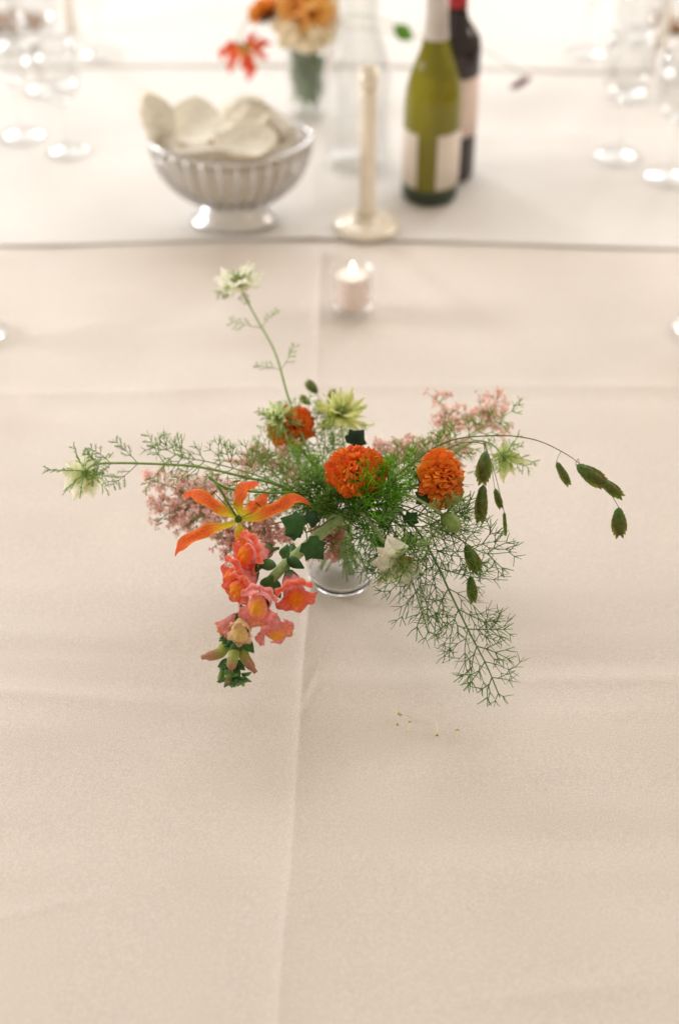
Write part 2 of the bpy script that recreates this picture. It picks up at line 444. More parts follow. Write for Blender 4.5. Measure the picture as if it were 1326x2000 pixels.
def relief_mid(X, Y):
    return np.clip((2.30 - Y) / 0.06, 0, 1) * 0.0016 * vnoise(X, Y, 0.25, 0.08, 8) + 0.0015 * gs(Y - 2.02 - 0.02 * X, 0.012) + 0.001 * gs(X + 0.02 * Y, 0.008)
def relief_far(X, Y):
    return 0.002 * vnoise(X, Y, 0.25, 0.12, 9)
Z_MID, Z_FAR = 0.0018, 0.0036
e2 = interp_line([(-400, 490), (0, 482), (150, 479), (300, 474), (450, 468), (600, 467), (720, 469), (900, 474), (1100, 480), (1326, 487), (1700, 497)], Z_MID)
e3 = interp_line([(-400, 138), (0, 133), (500, 130), (900, 134), (1100, 142), (1326, 146), (1800, 160)], Z_FAR)
cloth('tablecloth', 'cream cotton tablecloth with one long pressed fold under the small vase', M_CLOTH, 0.0, -0.30, 1.80, 0.0046, relief_near, drape_near=True)
cloth('tablecloth', 'pale tablecloth under the bread basket and the wine bottles, hem overlapping', M_CLOTH2, Z_MID, 1.7, 2.36, 0.0095, relief_mid, near_edge=e2, hem=0.0007)
cloth('tablecloth', 'bright white tablecloth at the far end behind the bottles', M_CLOTH2, Z_FAR, 2.3, 5.2, 0.02, relief_far, near_edge=e3, hem=0.0006)

# ================================================================ GLASS AND TABLEWARE
Z2, Z3 = 0.0040, 0.0062

def bud_vase():
    b = G(667, 1126, 0.0035); b.z = 0.0032
    t = thing('bud_vase', 'small clear glass bud vase holding the orange and pink bouquet', 'vase', b)
    prof = [(0.0322, 0.0062), (0.0345, 0.018), (0.0335, 0.032), (0.0285, 0.046), (0.0225, 0.057), (0.0200, 0.066), (0.0205, 0.074), (0.0225, 0.079), (0.0222, 0.0802), (0.0212, 0.0798)]
    m = MB(); lathe(m, prof, (1, 1, 1), b, 64); build('glass_body', m, M_THINB, t)
    m = MB(); lathe(m, [(0.0005, 0.0), (0.027, 0.0), (0.0305, 0.0012), (0.0325, 0.0045), (0.0318, 0.0085), (0.0290, 0.0108), (0.0262, 0.0075), (0.020, 0.0042), (0.0005, 0.0036)], (1, 1, 1), b, 64); build('thick_base', m, M_GLASS, t)
    return b
VASE = bud_vase()
MOUTH = VASE + Vector((0, 0, 0.078))

def votive():
    b = G(688, 606, 0.003); b.z = 0.003
    t = thing('votive_holder', 'small clear glass votive holder standing behind the bouquet', 'candle holder', b)
    p = [(0.0005, 0.0), (0.0235, 0), (0.0252, 0.002), (0.0258, 0.0102), (0.0282, 0.058), (0.0278, 0.059), (0.0264, 0.0585), (0.0236, 0.0112)]
    m = MB(); lathe(m, p[4:], (1, 1, 1), b, 48); build('glass_cup', m, M_VOTIVE, t)
    m = MB(); lathe(m, [(0.0005, 0.0), (0.0245, 0), (0.0265, 0.002), (0.0266, 0.005), (0.0262, 0.0085), (0.0245, 0.0098), (0.0005, 0.0096)], (1, 1, 1), b, 48); build('glass_base', m, M_THINB, t)
    c = b + Vector((0, 0, 0.0102))
    t = thing('votive_candle', 'lit pink-white candle burning inside the small glass votive', 'candle', c)
    p = [(0.0003, 0), (0.0195, 0), (0.0200, 0.002), (0.0200, 0.040), (0.0188, 0.0415), (0.010, 0.0395), (0.0003, 0.039)]
    m = MB(); lathe(m, p, (1, 1, 1), c, 40); wx = build('wax', m, M_WAX, t)
    m = MB(); tube(m, [c + Vector((0, 0, 0.039)), c + Vector((0.0005, 0, 0.045)), c + Vector((0.0012, 0, 0.0465))], 0.0008, 0.0006, (1, 1, 1), sides=6); build('wick', m, M_WICK, t)
    m = MB(); p = [(0.0002, 0.0425), (0.0020, 0.0442), (0.0028, 0.0475), (0.0024, 0.0520), (0.0012, 0.0560), (0.0002, 0.0590)]
    lathe(m, p, (1, 1, 1), c, 16); build('flame', m, M_FLAME, t)
votive()

def basket():
    b = G(458, 430, Z2); b.z = Z2
    t = thing('bread_basket', 'oval silver wire bread basket on a pedestal foot', 'basket', b)
    s = 0.60
    m = MB(); lathe(m, [(0.058, 0.0), (0.0605, 0.002), (0.060, 0.005), (0.052, 0.011), (0.046, 0.020), (0.045, 0.030), (0.0005, 0.031), (0.0005, 0.027), (0.042, 0.026), (0.043, 0.018), (0.05, 0.007), (0.0555, 0.0)], (1, 1, 1), b, 56, 1, s + 0.04, closed=True)
    build('pedestal_foot', m, M_SILVER, t)
    def prof(k):    # k 0..1 up the wall
        return 0.046 + (0.107 - 0.046) * math.sin(k * PI / 2) ** 0.95, 0.031 + 0.083 * k ** 1.35
    # horizontal bands
    for k, r in ((0.0, 0.0022), (0.86, 0.0016), (1.0, 0.0032)):
        rr, zz = prof(k); m = MB()
        pts = []
        for i in range(73):
            a = 2 * PI * i / 72
            lift = 0.010 * math.cos(a) ** 2 * k ** 4
            pts.append(b + Vector((rr * math.cos(a), rr * s * math.sin(a), zz + lift)))
        tube(m, pts, r, r, (1, 1, 1), sides=8); build('rim' if k == 1 else 'band', m, M_SILVER, t)
    for i in range(30):
        a = 2 * PI * i / 30; pts = []
        for j in range(9):
            k = j / 8; rr, zz = prof(k); lift = 0.010 * math.cos(a) ** 2 * k ** 4
            pts.append(b + Vector((rr * math.cos(a), rr * s * math.sin(a), zz + lift)))
        m = MB(); tube(m, pts, 0.0030, 0.0030, (1, 1, 1), sides=6); build('rib', m, M_SILVER, t)
    # linen napkin lining
    rng = random.Random(5)
    m = MB()
    nu, nv = 20, 72
    vs = []; fs = []
    for i in range(nu + 1):
        k = i / nu
        for j in range(nv):
            a = 2 * PI * j / nv
            rr, zz = prof(min(k * 1.0, 1.0)); rr -= 0.013
            if i == 0: rr *= 0.05
            q = 0.004 * math.sin(a * 11 + 2 * k) * k + 0.003 * math.sin(a * 23 + 5 * k) * k
            extra = max(0, k - 0.86) / 0.14
            peak = 0.0
            peak += 0.035 * math.exp(-((a - 1.15) / 0.30) ** 2)
            peak += 0.012 * math.exp(-((a - 4.4) / 0.5) ** 2) + 0.008 * math.sin(3 * a + 1) ** 2
            vs.append(b + Vector(((rr - extra * 0.008 + q) * math.cos(a), (rr - extra * 0.008 + q) * s * math.sin(a), zz + 0.002 + extra * peak + 0.010 * math.cos(a) ** 2 * k ** 4)))
    for i in range(nu):
        for j in range(nv):
            q = (j + 1) % nv; fs.append((i * nv + j, i * nv + q, (i + 1) * nv + q, (i + 1) * nv + j))
    m.add(vs, fs, (1, 1, 1))
    nb = thing('napkin', 'beige linen napkin lining the silver wire bread basket', 'napkin', b)
    build('lining', m, M_NAPKIN, nb)
    # a folded corner standing up at the back right, another lying over the bread
    m = MB()
    base = b + Vector((0.052, 0.015, 0.095))
    def flap(u, v):
        wdt = 0.05 * (1 - u * 0.75) + 0.004
        return base + Vector((-0.028 * u - 0.01 + v * wdt + 0.01 * math.sin(u * 3), 0.02 * math.cos(v * 1.4) - 0.018 * u + 0.006 * math.sin(v * 5 + u * 4), 0.075 * math.sin(u * 1.9) - 0.012 * v * v))
    grid(m, flap, 12, 12, lambda u, v: (1, 1, 1)); build('folded_corner', m, M_NAPKIN, nb)
    m = MB()
    def flap2(u, v):
        return b + Vector((-0.078 + 0.156 * u, -0.030 + 0.022 * v - 0.02 * math.sin(u * PI), 0.117 + 0.012 * math.sin(u * PI * 1.2) - 0.008 * v + 0.003 * math.sin(9 * u + 3 * v)))
    grid(m, flap2, 18, 8, lambda u, v: (1, 1, 1)); build('folded_edge', m, M_NAPKIN, nb)
    g = 'bread slices in the basket'
    # bread: an upright slice at the left, chunks in the middle
    def slice_(name, c, ax, up, w_, h_, th, label):
        t2 = thing(name, label, 'bread', c, g)
        z = Vector(ax).normalized(); y = Vector(up); y = (y - z * y.dot(z)).normalized(); x = y.cross(z)
        out = [];
        for i in range(28):
            a = 2 * PI * i / 28
            r = 1 + 0.05 * math.sin(3 * a + 1) + 0.03 * math.sin(5 * a)
            out.append((math.cos(a) * w_ * r, math.sin(a) * h_ * r * (1.0 if math.sin(a) > 0 else 0.85)))
        mb = MB(); n = len(out)
        cl = lambda p, q: z * (0.55 * w_ * (p / w_) ** 2 + 0.25 * h_ * (q / h_) ** 2 * (1 if q > 0 else -0.5))
        vs = [Vector(c) + x * p + y * q + cl(p, q) + z * s_ * th * (0.5) for s_ in (-1, 1) for p, q in out]
        cs = [Vector(c) + z * s_ * th * 0.56 for s_ in (-1, 1)]
        fs = [(i, (i + 1) % n, 2 * n) for i in range(n)] + [(n + (i + 1) % n, n + i, 2 * n + 1) for i in range(n)]
        mb.add(vs + cs, fs, (1, 1, 1)); build('crumb', mb, M_BREAD, t2)
        mb = MB(); vs = []; fs = []
        for k, (sc_, zz) in enumerate(((1.0, -0.5), (1.035, -0.3), (1.05, 0), (1.035, 0.3), (1.0, 0.5))):
            vs += [Vector(c) + x * p * sc_ + y * q * sc_ + cl(p, q) + z * zz * th for p, q in out]
        for k in range(4):
            for i in range(n): fs.append((k * n + i, k * n + (i + 1) % n, (k + 1) * n + (i + 1) % n, (k + 1) * n + i))
        mb.add(vs, fs, (1, 1, 1)); build('crust', mb, M_CRUST, t2)
    def bread(*a):
        slice_(*a)
    bread('bread_slice', b + Vector((-0.095, 0.0, 0.144)), (0.35, -0.9, 0.25), (-0.25, 0.1, 1), 0.021, 0.041, 0.012, 'pale bread slice standing upright at the left end of the basket')
    bread('bread_slice', b + Vector((-0.052, 0.012, 0.128)), (0.2, -0.5, 0.8), (0.9, 0.4, 0), 0.034, 0.040, 0.009, 'bread slice lying flat beside the upright slice')
    bread('bread_slice', b + Vector((0.012, 0.018, 0.132)), (-0.2, -0.35, 0.9), (0.9, -0.3, 0), 0.034, 0.042, 0.009, 'bread slice lying in the middle of the basket')
    bread('bread_slice', b + Vector((0.020, -0.035, 0.130)), (0.1, -0.75, 0.65), (0.9, -0.1, 0.2), 0.022, 0.042, 0.009, 'bread slice leaning over the front of the basket')
basket()

def wine_bottle(name, base, prof, mat, label, parts, cat='wine bottle'):
    t = thing(name, label, cat, base)
    m = MB(); lathe(m, prof, (1, 1, 1), base, 56); build('bottle_body', m, mat, t)
    for nm, p, mt, a0, a1 in parts:
        m = MB(); seg = 40; vs = []; fs = []; n = len(p)
        full = a1 - a0 >= 359.9
        for (r, z) in p:
            for i in range(seg + 1):
                a = R(a0 + (a1 - a0) * i / seg); vs.append(base + Vector((r * math.cos(a), r * math.sin(a), z)))
        for i in range(n - 1):
            for s_ in range(seg): q = i * (seg + 1) + s_; fs.append((q, q + 1, q + seg + 2, q + seg + 1))
        m.add(vs, fs, (1, 1, 1)); build(nm, m, mt, t)
    return t

bb = G(838, 380, Z2); bb.z = Z2
prof = [(0.0005, 0.004), (0.034, 0.0), (0.0385, 0.003), (0.0392, 0.010), (0.0393, 0.126), (0.0391, 0.140), (0.0375, 0.157), (0.0330, 0.176), (0.0262, 0.196), (0.0198, 0.214), (0.0165, 0.230), (0.0152, 0.242), (0.0142, 0.262), (0.0142, 0.286), (0.0155, 0.288), (0.0155, 0.297), (0.0005, 0.298)]
cap = [(0.0172, 0.228), (0.0156, 0.243), (0.0146, 0.262), (0.0146, 0.2855), (0.0160, 0.2875), (0.0160, 0.2985), (0.0005, 0.2995)]
lab = [(0.0396, 0.026), (0.0398, 0.026), (0.0398, 0.106), (0.0396, 0.106)]
wine_bottle('wine_bottle', bb, prof, M_GREENGLASS, 'green glass wine bottle with pale foil and two cream labels', [
    ('glass_base', [(0.0005, -0.0004), (0.0345, -0.0004), (0.0392, 0.0028), (0.03965, 0.010), (0.03965, 0.021), (0.0394, 0.0235)], M_BASEGLASS, 0, 360), ('foil_capsule', cap, M_SILVERFOIL, 0, 360), ('paper_label', lab, M_PAPER, -82, 52), ('paper_label', lab, M_PAPER, 128, 238)])
# dark wine bottle right behind it
db = G(874, 338, Z2); db.z = Z2
prof = [(0.0005, 0.004), (0.033, 0.0), (0.0365, 0.003), (0.0372, 0.010), (0.0373, 0.188), (0.0350, 0.202), (0.026, 0.216), (0.0175, 0.228), (0.0148, 0.242), (0.0142, 0.262), (0.0142, 0.298), (0.0155, 0.300), (0.0155, 0.312), (0.0005, 0.313)]
cap = [(0.0153, 0.246), (0.0146, 0.262), (0.0146, 0.2985), (0.0160, 0.3005), (0.0160, 0.3135), (0.0005, 0.3145)]
lab = [(0.0375, 0.070), (0.0377, 0.070), (0.0377, 0.155), (0.0375, 0.155)]
emb = [(0.0379, 0.078), (0.03805, 0.078), (0.03805, 0.092), (0.0379, 0.092)]
wine_bottle('wine_bottle', db, prof, M_DARKGLASS, 'dark red wine bottle with red foil behind the green bottle', [
    ('foil_capsule', cap, M_REDFOIL, 0, 360), ('paper_label', lab, M_PAPERPINK, 180, 352), ('label_emblem', emb, M_REDFOIL, 266, 290)])

cb = G(697, 322, Z2); cb.z = Z2
t = thing('carafe', 'clear glass water carafe between the candlestick and the far flower vase', 'carafe', cb)
m = MB(); lathe(m, [(0.0005, 0.004), (0.044, 0.0), (0.0485, 0.003), (0.049, 0.01), (0.049, 0.135), (0.046, 0.155), (0.038, 0.180), (0.031, 0.20), (0.029, 0.225), (0.030, 0.262), (0.033, 0.275), (0.0315, 0.276), (0.0285, 0.262), (0.0272, 0.225), (0.029, 0.201), (0.036, 0.180), (0.044, 0.155), (0.0465, 0.135), (0.0465, 0.012), (0.044, 0.009), (0.0005, 0.010)], (1, 1, 1), cb, 56)
build('glass_body', m, M_THIN, t)

kb = G(716, 440, Z2); kb.z = Z2
t = thing('candlestick', 'slim pale cream candlestick with round foot in front of the carafe', 'candlestick', kb)
m = MB(); lathe(m, [(0.0005, 0.0), (0.044, 0.0), (0.0455, 0.002), (0.044, 0.005), (0.030, 0.009), (0.016, 0.014), (0.0135, 0.020), (0.0005, 0.021)], (1, 1, 1), kb, 48); build('foot', m, M_BRASS, t)
m = MB(); lathe(m, [(0.0005, 0.0205), (0.0145, 0.0205), (0.0120, 0.026), (0.0112, 0.035), (0.0108, 0.185), (0.0112, 0.190), (0.0108, 0.195), (0.0005, 0.196)], (1, 1, 1), kb, 32); build('column', m, M_BRASS, t)
m = MB(); lathe(m, [(0.0005, 0.1962), (0.0104, 0.1962), (0.0125, 0.204), (0.0130, 0.222), (0.0120, 0.222), (0.0108, 0.206), (0.0005, 0.205)], (1, 1, 1), kb, 32); build('cup', m, M_BRASS, t)
def taper(base, label, hgt=0.22, r=0.0115):
    t = thing('taper_candle', label, 'candle', base, 'taper candles')
    m = MB(); lathe(m, [(0.0003, 0), (r, 0), (r * 0.96, hgt * 0.5), (r * 0.85, hgt * 0.93), (r * 0.5, hgt), (0.0003, hgt * 1.005)], (1, 1, 1), base, 24); build('wax', m, M_WAXC, t)
    m = MB(); tube(m, [base + Vector((0, 0, hgt)), base + Vector((0.001, 0, hgt + 0.012))], 0.0008, 0.0006, (1, 1, 1)); build('wick', m, M_WICK, t)

# wine glasses: one proto, copied
def wine_glass(loc):
    t = thing('wine_glass', '', 'wine glass', loc, 'wine glasses along the table sides')
    m = MB(); lathe(m, [(0.0005, 0.0), (0.033, 0.0), (0.0355, 0.0012), (0.034, 0.0030), (0.018, 0.0045), (0.006, 0.009), (0.0005, 0.0092)], (1, 1, 1), loc, 40); build('foot', m, M_THINB, t)
    m = MB(); lathe(m, [(0.0005, 0.0094), (0.0052, 0.0094), (0.0040, 0.018), (0.0036, 0.05), (0.0040, 0.078), (0.007, 0.086), (0.0005, 0.0865)], (1, 1, 1), loc, 16); build('stem', m, M_GLASS, t)
    m = MB(); lathe(m, [(0.0005, 0.0868), (0.010, 0.088), (0.024, 0.096), (0.035, 0.113), (0.0385, 0.133), (0.036, 0.158), (0.031, 0.188), (0.0304, 0.188), (0.0354, 0.158), (0.0378, 0.133), (0.0343, 0.1135), (0.0235, 0.0968), (0.0098, 0.0888), (0.0005, 0.0878)], (1, 1, 1), loc, 40); build('bowl', m, M_THINB, t)
    return t
spots = [(42, 268, Z2, 1.0, 'wine glass standing foremost in the cluster left of the bread basket'),
         (132, 297, Z2, 0.9, 'short wine glass nearest the bread basket, right of the foremost left one'),
         (88, 176, Z2, 1.0, 'wine glass behind the foremost pair on the left side'),
         (196, 106, Z3, 0.95, 'wine glass alone on the white cloth left of the red lily'),
         (18, 92, Z3, 1.0, 'wine glass in front of the brown napkin on the left'),
         (1206, 306, Z2, 1.0, 'wine glass on the right, closest of its side to the bottles'),
         (1306, 346, Z2, 1.0, 'wine glass at the right edge, nearest on that side'),
         (1228, 184, Z2, 1.0, 'wine glass in the middle of the right cluster'),
         (1142, 104, Z3, 1.0, 'wine glass on the white cloth right of the purple sprig'),
         (1330, 150, Z3, 0.95, 'wine glass beside the brown napkin on the right'),
         (-40, 652, 0.003, 1.0, 'wine glass almost outside the left edge, only its foot showing'),
         (1364, 640, 0.003, 1.0, 'wine glass almost outside the right edge, only its foot showing')]
proto = None
for px, py, z, s, lb in spots:
    p = G(px, py, z); p.z = z
    if proto is None: proto = wine_glass(p); o = proto
    else: o = copy_tree(proto)
    o.location = p; o.scale = (s, s, s); o['label'] = lb

def napkin(px, py, label, w_=0.16, d_=0.085):
    b = G(px, py, Z3); b.z = Z3
    t = thing('napkin', label, 'napkin', b, 'brown napkins at the place settings')
    for k, (sx, z) in enumerate(((1.0, 0.0), (0.985, 0.006))):
        m = MB()
        def top(u, v, sx=sx, z=z):
            return b + Vector((w_ * sx * (u - 0.5), d_ * sx * 0.5 * v, z + 0.006 - 0.005 * max(0, abs(v) - 0.75) * 4 - 0.005 * max(0, abs(u - 0.5) - 0.42) * 12 + 0.0012 * math.sin(u * 9 + v * 2)))
        grid(m, top, 16, 12, lambda u, v: (1, 1, 1)); build('folded_layer', m, M_BROWN, t)
napkin(-22, 48, 'folded brown napkin at the left edge behind the glasses', 0.19)
napkin(1356, 50, 'folded brown napkin at the right edge beside a candle', 0.15)
tp = G(140, 58, Z3); tp.z = Z3; taper(tp, 'cream taper candle among the glasses on the left', 0.2, 0.010)
tp = G(1292, 88, Z3); tp.z = Z3; taper(tp, 'cream taper candle among the glasses on the right', 0.2, 0.009)

# ================================================================ PLANT BUILDERS
def rvec(rng): 
    while True:
        v = Vector((rng.uniform(-1, 1), rng.uniform(-1, 1), rng.uniform(-1, 1)))
        if 0.05 < v.length < 1: return v.normalized()

def root_path(rng, first):
    """a stem starts in the water, leaves through the mouth"""
    a = rng.uniform(0, 2 * PI); r = rng.uniform(0.002, 0.012)
    d = Vector((first.x - MOUTH.x, first.y - MOUTH.y, 0)); d = d.normalized() if d.length > 1e-4 else Vector((1, 0, 0))
    low = VASE + Vector((-d.x * 0.018 + 0.004 * math.cos(a), -d.y * 0.018 + 0.004 * math.sin(a), 0.013))
    up = MOUTH + Vector((d.x * 0.010 + 0.004 * math.cos(a), d.y * 0.010 + 0.004 * math.sin(a), 0.0))
    return [low, up]

def bract(mb, p, d, side, L, r, rng, c0, c1, lev=1):
    """a thread leaf with pinnate forks in the plane of d and side"""
    d = d.normalized(); side = (side - d * side.dot(d)).normalized()
    bend = rng.uniform(-0.25, 0.25); nrm = d.cross(side); droop = rng.uniform(-0.3, 0.3)
    pts = []; n = 5
    for i in range(n + 1):
        t = i / n; pts.append(p + d * L * t + side * L * bend * t * t + nrm * L * droop * t * t)
    tube(mb, pts, r, r * 0.55, c0, c1, sides=3, cap=False)
    if lev <= 0: return
    for t in (0.3, 0.5, 0.68, 0.84):
        q = p + d * L * t + side * L * bend * t * t + nrm * L * droop * t * t
        for s in (-1, 1):
            if rng.random() < 0.12: continue
            a = R(rng.uniform(30, 50))
            dd = d * math.cos(a) + side * s * math.sin(a) + nrm * rng.uniform(-0.25, 0.25)
            bract(mb, q, dd, side * s, L * rng.uniform(0.24, 0.36) * (1.15 - 0.5 * t), r * 0.8, rng, c0, c1, lev - 1)

def fennel_branch(mb, p, d, side, L, r, rng, c0, c1, gap=0.0105):
    d = d.normalized(); side = (side - d * side.dot(d)).normalized(); nrm = d.cross(side)
    bend = rng.uniform(-0.25, 0.42); droop = rng.uniform(-0.4, 0.3); r = r * rng.uniform(0.8, 1.25); n = max(2, min(6, int(L / 0.008)))
    at = lambda t: p + d * L * t - side * L * bend * t * t + nrm * L * droop * t * t
    tube(mb, [at(i / n) for i in range(n + 1)], r, r * 0.6, c0, c1, sides=3, cap=False)
    if L < 0.75 * gap: return
    k = max(1, int(round(L / gap)))
    for q in range(k):
        t = (q + 0.75 + rng.uniform(-0.15, 0.15)) / (k + 0.5)
        l2 = 0.52 * L * (1 - t) + 0.42 * gap
        for s_ in (-1, 1):
            if rng.random() < 0.10: continue
            a = R(rng.uniform(30, 48)); tg = (d - side * 2 * bend * t).normalized()
            fennel_branch(mb, at(t), tg * math.cos(a) + side * s_ * math.sin(a) + nrm * rng.uniform(-0.22, 0.22), side * s_, l2 * rng.uniform(0.75, 1.2), r * 0.85, rng, c0, c1, gap)

def frond(name, label, cat, path, width, seed, pairs=12, r=0.0009, c0=DKGREEN, c1=(0.07, 0.14, 0.04), lev=2, normal=TOCAM, group=None, start=0.25, from_vase=True, flat=0.35, thread=0.00055, gap=0.0105):
    rng = random.Random(seed)
    pts = ([*root_path(rng, path[0])] if from_vase else []) + path
    cur = smooth(pts, 8); base = pts[0]
    t = thing(name, label, cat, base, group)
    m = MB(); tube(m, cur, r * 1.15, r * 0.4, c0, c1, sides=5); build('stem', m, M_STEM, t)
    m = MB(); n = len(cur); i0 = int(n * start)
    for k in range(pairs):
        u = k / (pairs - 1); i = min(n - 2, int(i0 + (n - 2 - i0) * u)); 
        p = cur[i]; d = (cur[i + 1] - cur[i - 1]).normalized()
        side = d.cross(normal).normalized()
        L = width * (1 - u) ** 0.7 * rng.uniform(0.75, 1.1) + 0.012
        for s in (-1, 1):
            a = R(rng.uniform(38, 62))
            dd = d * math.cos(a) + side * s * math.sin(a) + normal * rng.uniform(-flat, flat)
            fennel_branch(m, p, dd, side * s, L, thread, rng, c0, c1, gap)
    o = build('feathery_leaves', m, M_THREAD, t); o['kind'] = 'stuff'
    return t

def petal_mesh(name, mat, L=1.0, W=0.4, cup=0.2, curl=0.25, tip=0.6, c_base=WHITEC, c_tip=WHITEC, nu=8, nv=6, notch=0.0, wave=0.0, mid=None):
    """petal along +Z, face to +Y"""
    m = MB()
    def fn(u, v):
        wd = W * (math.sin(PI * min(1, u ** tip * 0.97 + 0.015)) ** 0.75)
        z = L * (u - notch * (1 - abs(v)) * 0.0 - (notch * u ** 6 * (1 - abs(v))))
        return Vector((v * wd, -cup * W * v * v * 1.5 * -1 + curl * L * u * u * -1 + wave * math.sin(u * 11 + v) * abs(v), z))
    def cf(u, v):
        c = lerp(c_base, c_tip, u)
        if mid: c = lerp(c, mid, max(0, 1 - abs(v) * 4) * 0.5)
        return c
    grid(m, fn, nu, nv, cf)
    return mesh(name, m, mat)

def pointed_petal(L, W, c_base, c_tip, mid, seed):
    m = MB(); rg = random.Random(seed); ph = rg.uniform(0, 6); cv = rg.uniform(-0.25, 0.35)
    def fn(u, v):
        wd = W * min(1.0, (math.sin(PI * min(1, 0.06 + 0.94 * u ** 0.75))) ** 0.9) * (1 - u ** 4 * 0.7)
        return Vector((v * wd, W * 0.35 * v * v + cv * L * u * u + 0.05 * L * math.sin(7 * u + 3 * v + ph) * abs(v), L * u))
    grid(m, fn, 8, 4, lambda u, v: lerp(lerp(c_base, c_tip, min(1, u * 1.6)), mid, max(0, 1 - abs(v) * 2.2) * 0.45 * (1 - 0.6 * u)))
    return mesh('petal', m, M_PETAL)

def nigella(label, head, face, path, seed, size=0.016, npet=8, pc=(WHITEC, (0.72, 0.76, 0.5)), bract_len=0.03, nbr=9, open_=0.9, stem_r=0.0010, pistil=True, stamens=26, c_b=((0.18, 0.30, 0.08), (0.32, 0.45, 0.16)), stemc=STEMG, stem_leaves=(), pist_r=0.0042, thr=0.0005, wid=0.27, arc=None):
    rng = random.Random(seed); face = Vector(face).normalized()
    pts = root_path(rng, path[0]) + path + [head - face * 0.006]
    t = thing('nigella', label, 'nigella', pts[0], 'nigella stems in the small vase')
    off = Vector(t['_o'])
    cur = smooth(pts, 8)
    m = MB(); tube(m, cur, stem_r * 1.2, stem_r * 0.8, stemc, lerp(stemc, PALEST, 0.5), sides=6); build('stem', m, M_STEM, t)
    Fm = frame(face)
    if npet:
        pms = [pointed_petal(size, size * wid * (0.9 + 0.15 * q), pc[1], pc[0], (0.48, 0.54, 0.24), seed * 7 + q) for q in range(3)]
        for i in range(npet):
            a = (2 * PI * i / npet if not arc else R(arc[0] + (arc[1] - arc[0]) * i / (npet - 1))) + rng.uniform(-0.2, 0.2); tilt = open_ + rng.uniform(-0.25, 0.25) - (0.45 if i % 2 and npet > 8 else 0)
            Mx = Matrix.Translation(head - off) @ Fm @ Matrix.Rotation(a, 4, 'Z') @ Matrix.Rotation(-tilt * 1.0, 4, 'X') @ Matrix.Translation((0, 0, 0.002)) @ Matrix.Rotation(rng.uniform(-0.4, 0.4), 4, 'Z') @ Matrix.Scale(rng.uniform(0.85, 1.12), 4)
            obj('petal', pms[i % 3], t, Mx)
    if pistil:
        m = MB(); blob(m, head + face * 0.004, face * pist_r * 1.3, pist_r, (0.16, 0.26, 0.06), 8, 10, (0.30, 0.40, 0.14))
        x = Fm.to_3x3() @ Vector((1, 0, 0)); y = Fm.to_3x3() @ Vector((0, 1, 0))
        for i in range(6):
            a = 2 * PI * i / 6; o = x * math.cos(a) + y * math.sin(a)
            q = [head + face * (0.006) + o * 0.002, head + face * 0.013 + o * 0.003, head + face * 0.016 + o * 0.008]
            tube(m, smooth(q, 4), 0.0006, 0.0004, (0.28, 0.38, 0.12), sides=3)
        build('seed_head', m, M_LEAF, t)
    if stamens:
        m = MB(); x = Fm.to_3x3() @ Vector((1, 0, 0)); y = Fm.to_3x3() @ Vector((0, 1, 0))
        for i in range(stamens):
            a = rng.uniform(0, 2 * PI); o = x * math.cos(a) + y * math.sin(a); L = rng.uniform(0.007, 0.012)
            e = head + face * L * 0.8 + o * L * rng.uniform(0.5, 1.0)
            tube(m, smooth([head + face * 0.002, head + face * L * 0.6 + o * L * 0.25, e], 3), 0.00035, 0.0003, (0.42, 0.5, 0.2), sides=3)
            blob(m, e, o * 0.0013, 0.0006, (0.42, 0.38, 0.06), 3, 4)
        build('stamens', m, M_PETAL, t)
    m = MB(); x = Fm.to_3x3() @ Vector((1, 0, 0)); y = Fm.to_3x3() @ Vector((0, 1, 0))
    for i in range(nbr):
        a = 2 * PI * i / nbr + rng.uniform(-0.3, 0.3); o = x * math.cos(a) + y * math.sin(a)
        side = face.cross(o)
        d = o * rng.uniform(0.7, 1.0) + face * rng.uniform(-0.35, 0.55)
        bract(m, head - face * 0.004, d, side if rng.random() < 0.5 else face.cross(side) * -1, bract_len * rng.uniform(0.75, 1.15), thr, rng, c_b[0], c_b[1], 2 if bract_len > 0.02 else 1)
    n = len(cur)
    for (u, L) in stem_leaves:
        i = int(u * (n - 2)); d = (cur[i + 1] - cur[i]).normalized()
        for s in (-1, 1):
            o = d.cross(TOCAM).normalized() * s
            bract(m, cur[i], d * 0.7 + o * 0.8 + TOCAM * rng.uniform(-0.2, 0.3), o, L * rng.uniform(0.8, 1.2), thr, rng, c_b[0], c_b[1], 2)
    o = build('thread_bracts', m, M_THREAD, t); o['kind'] = 'stuff'
    return t

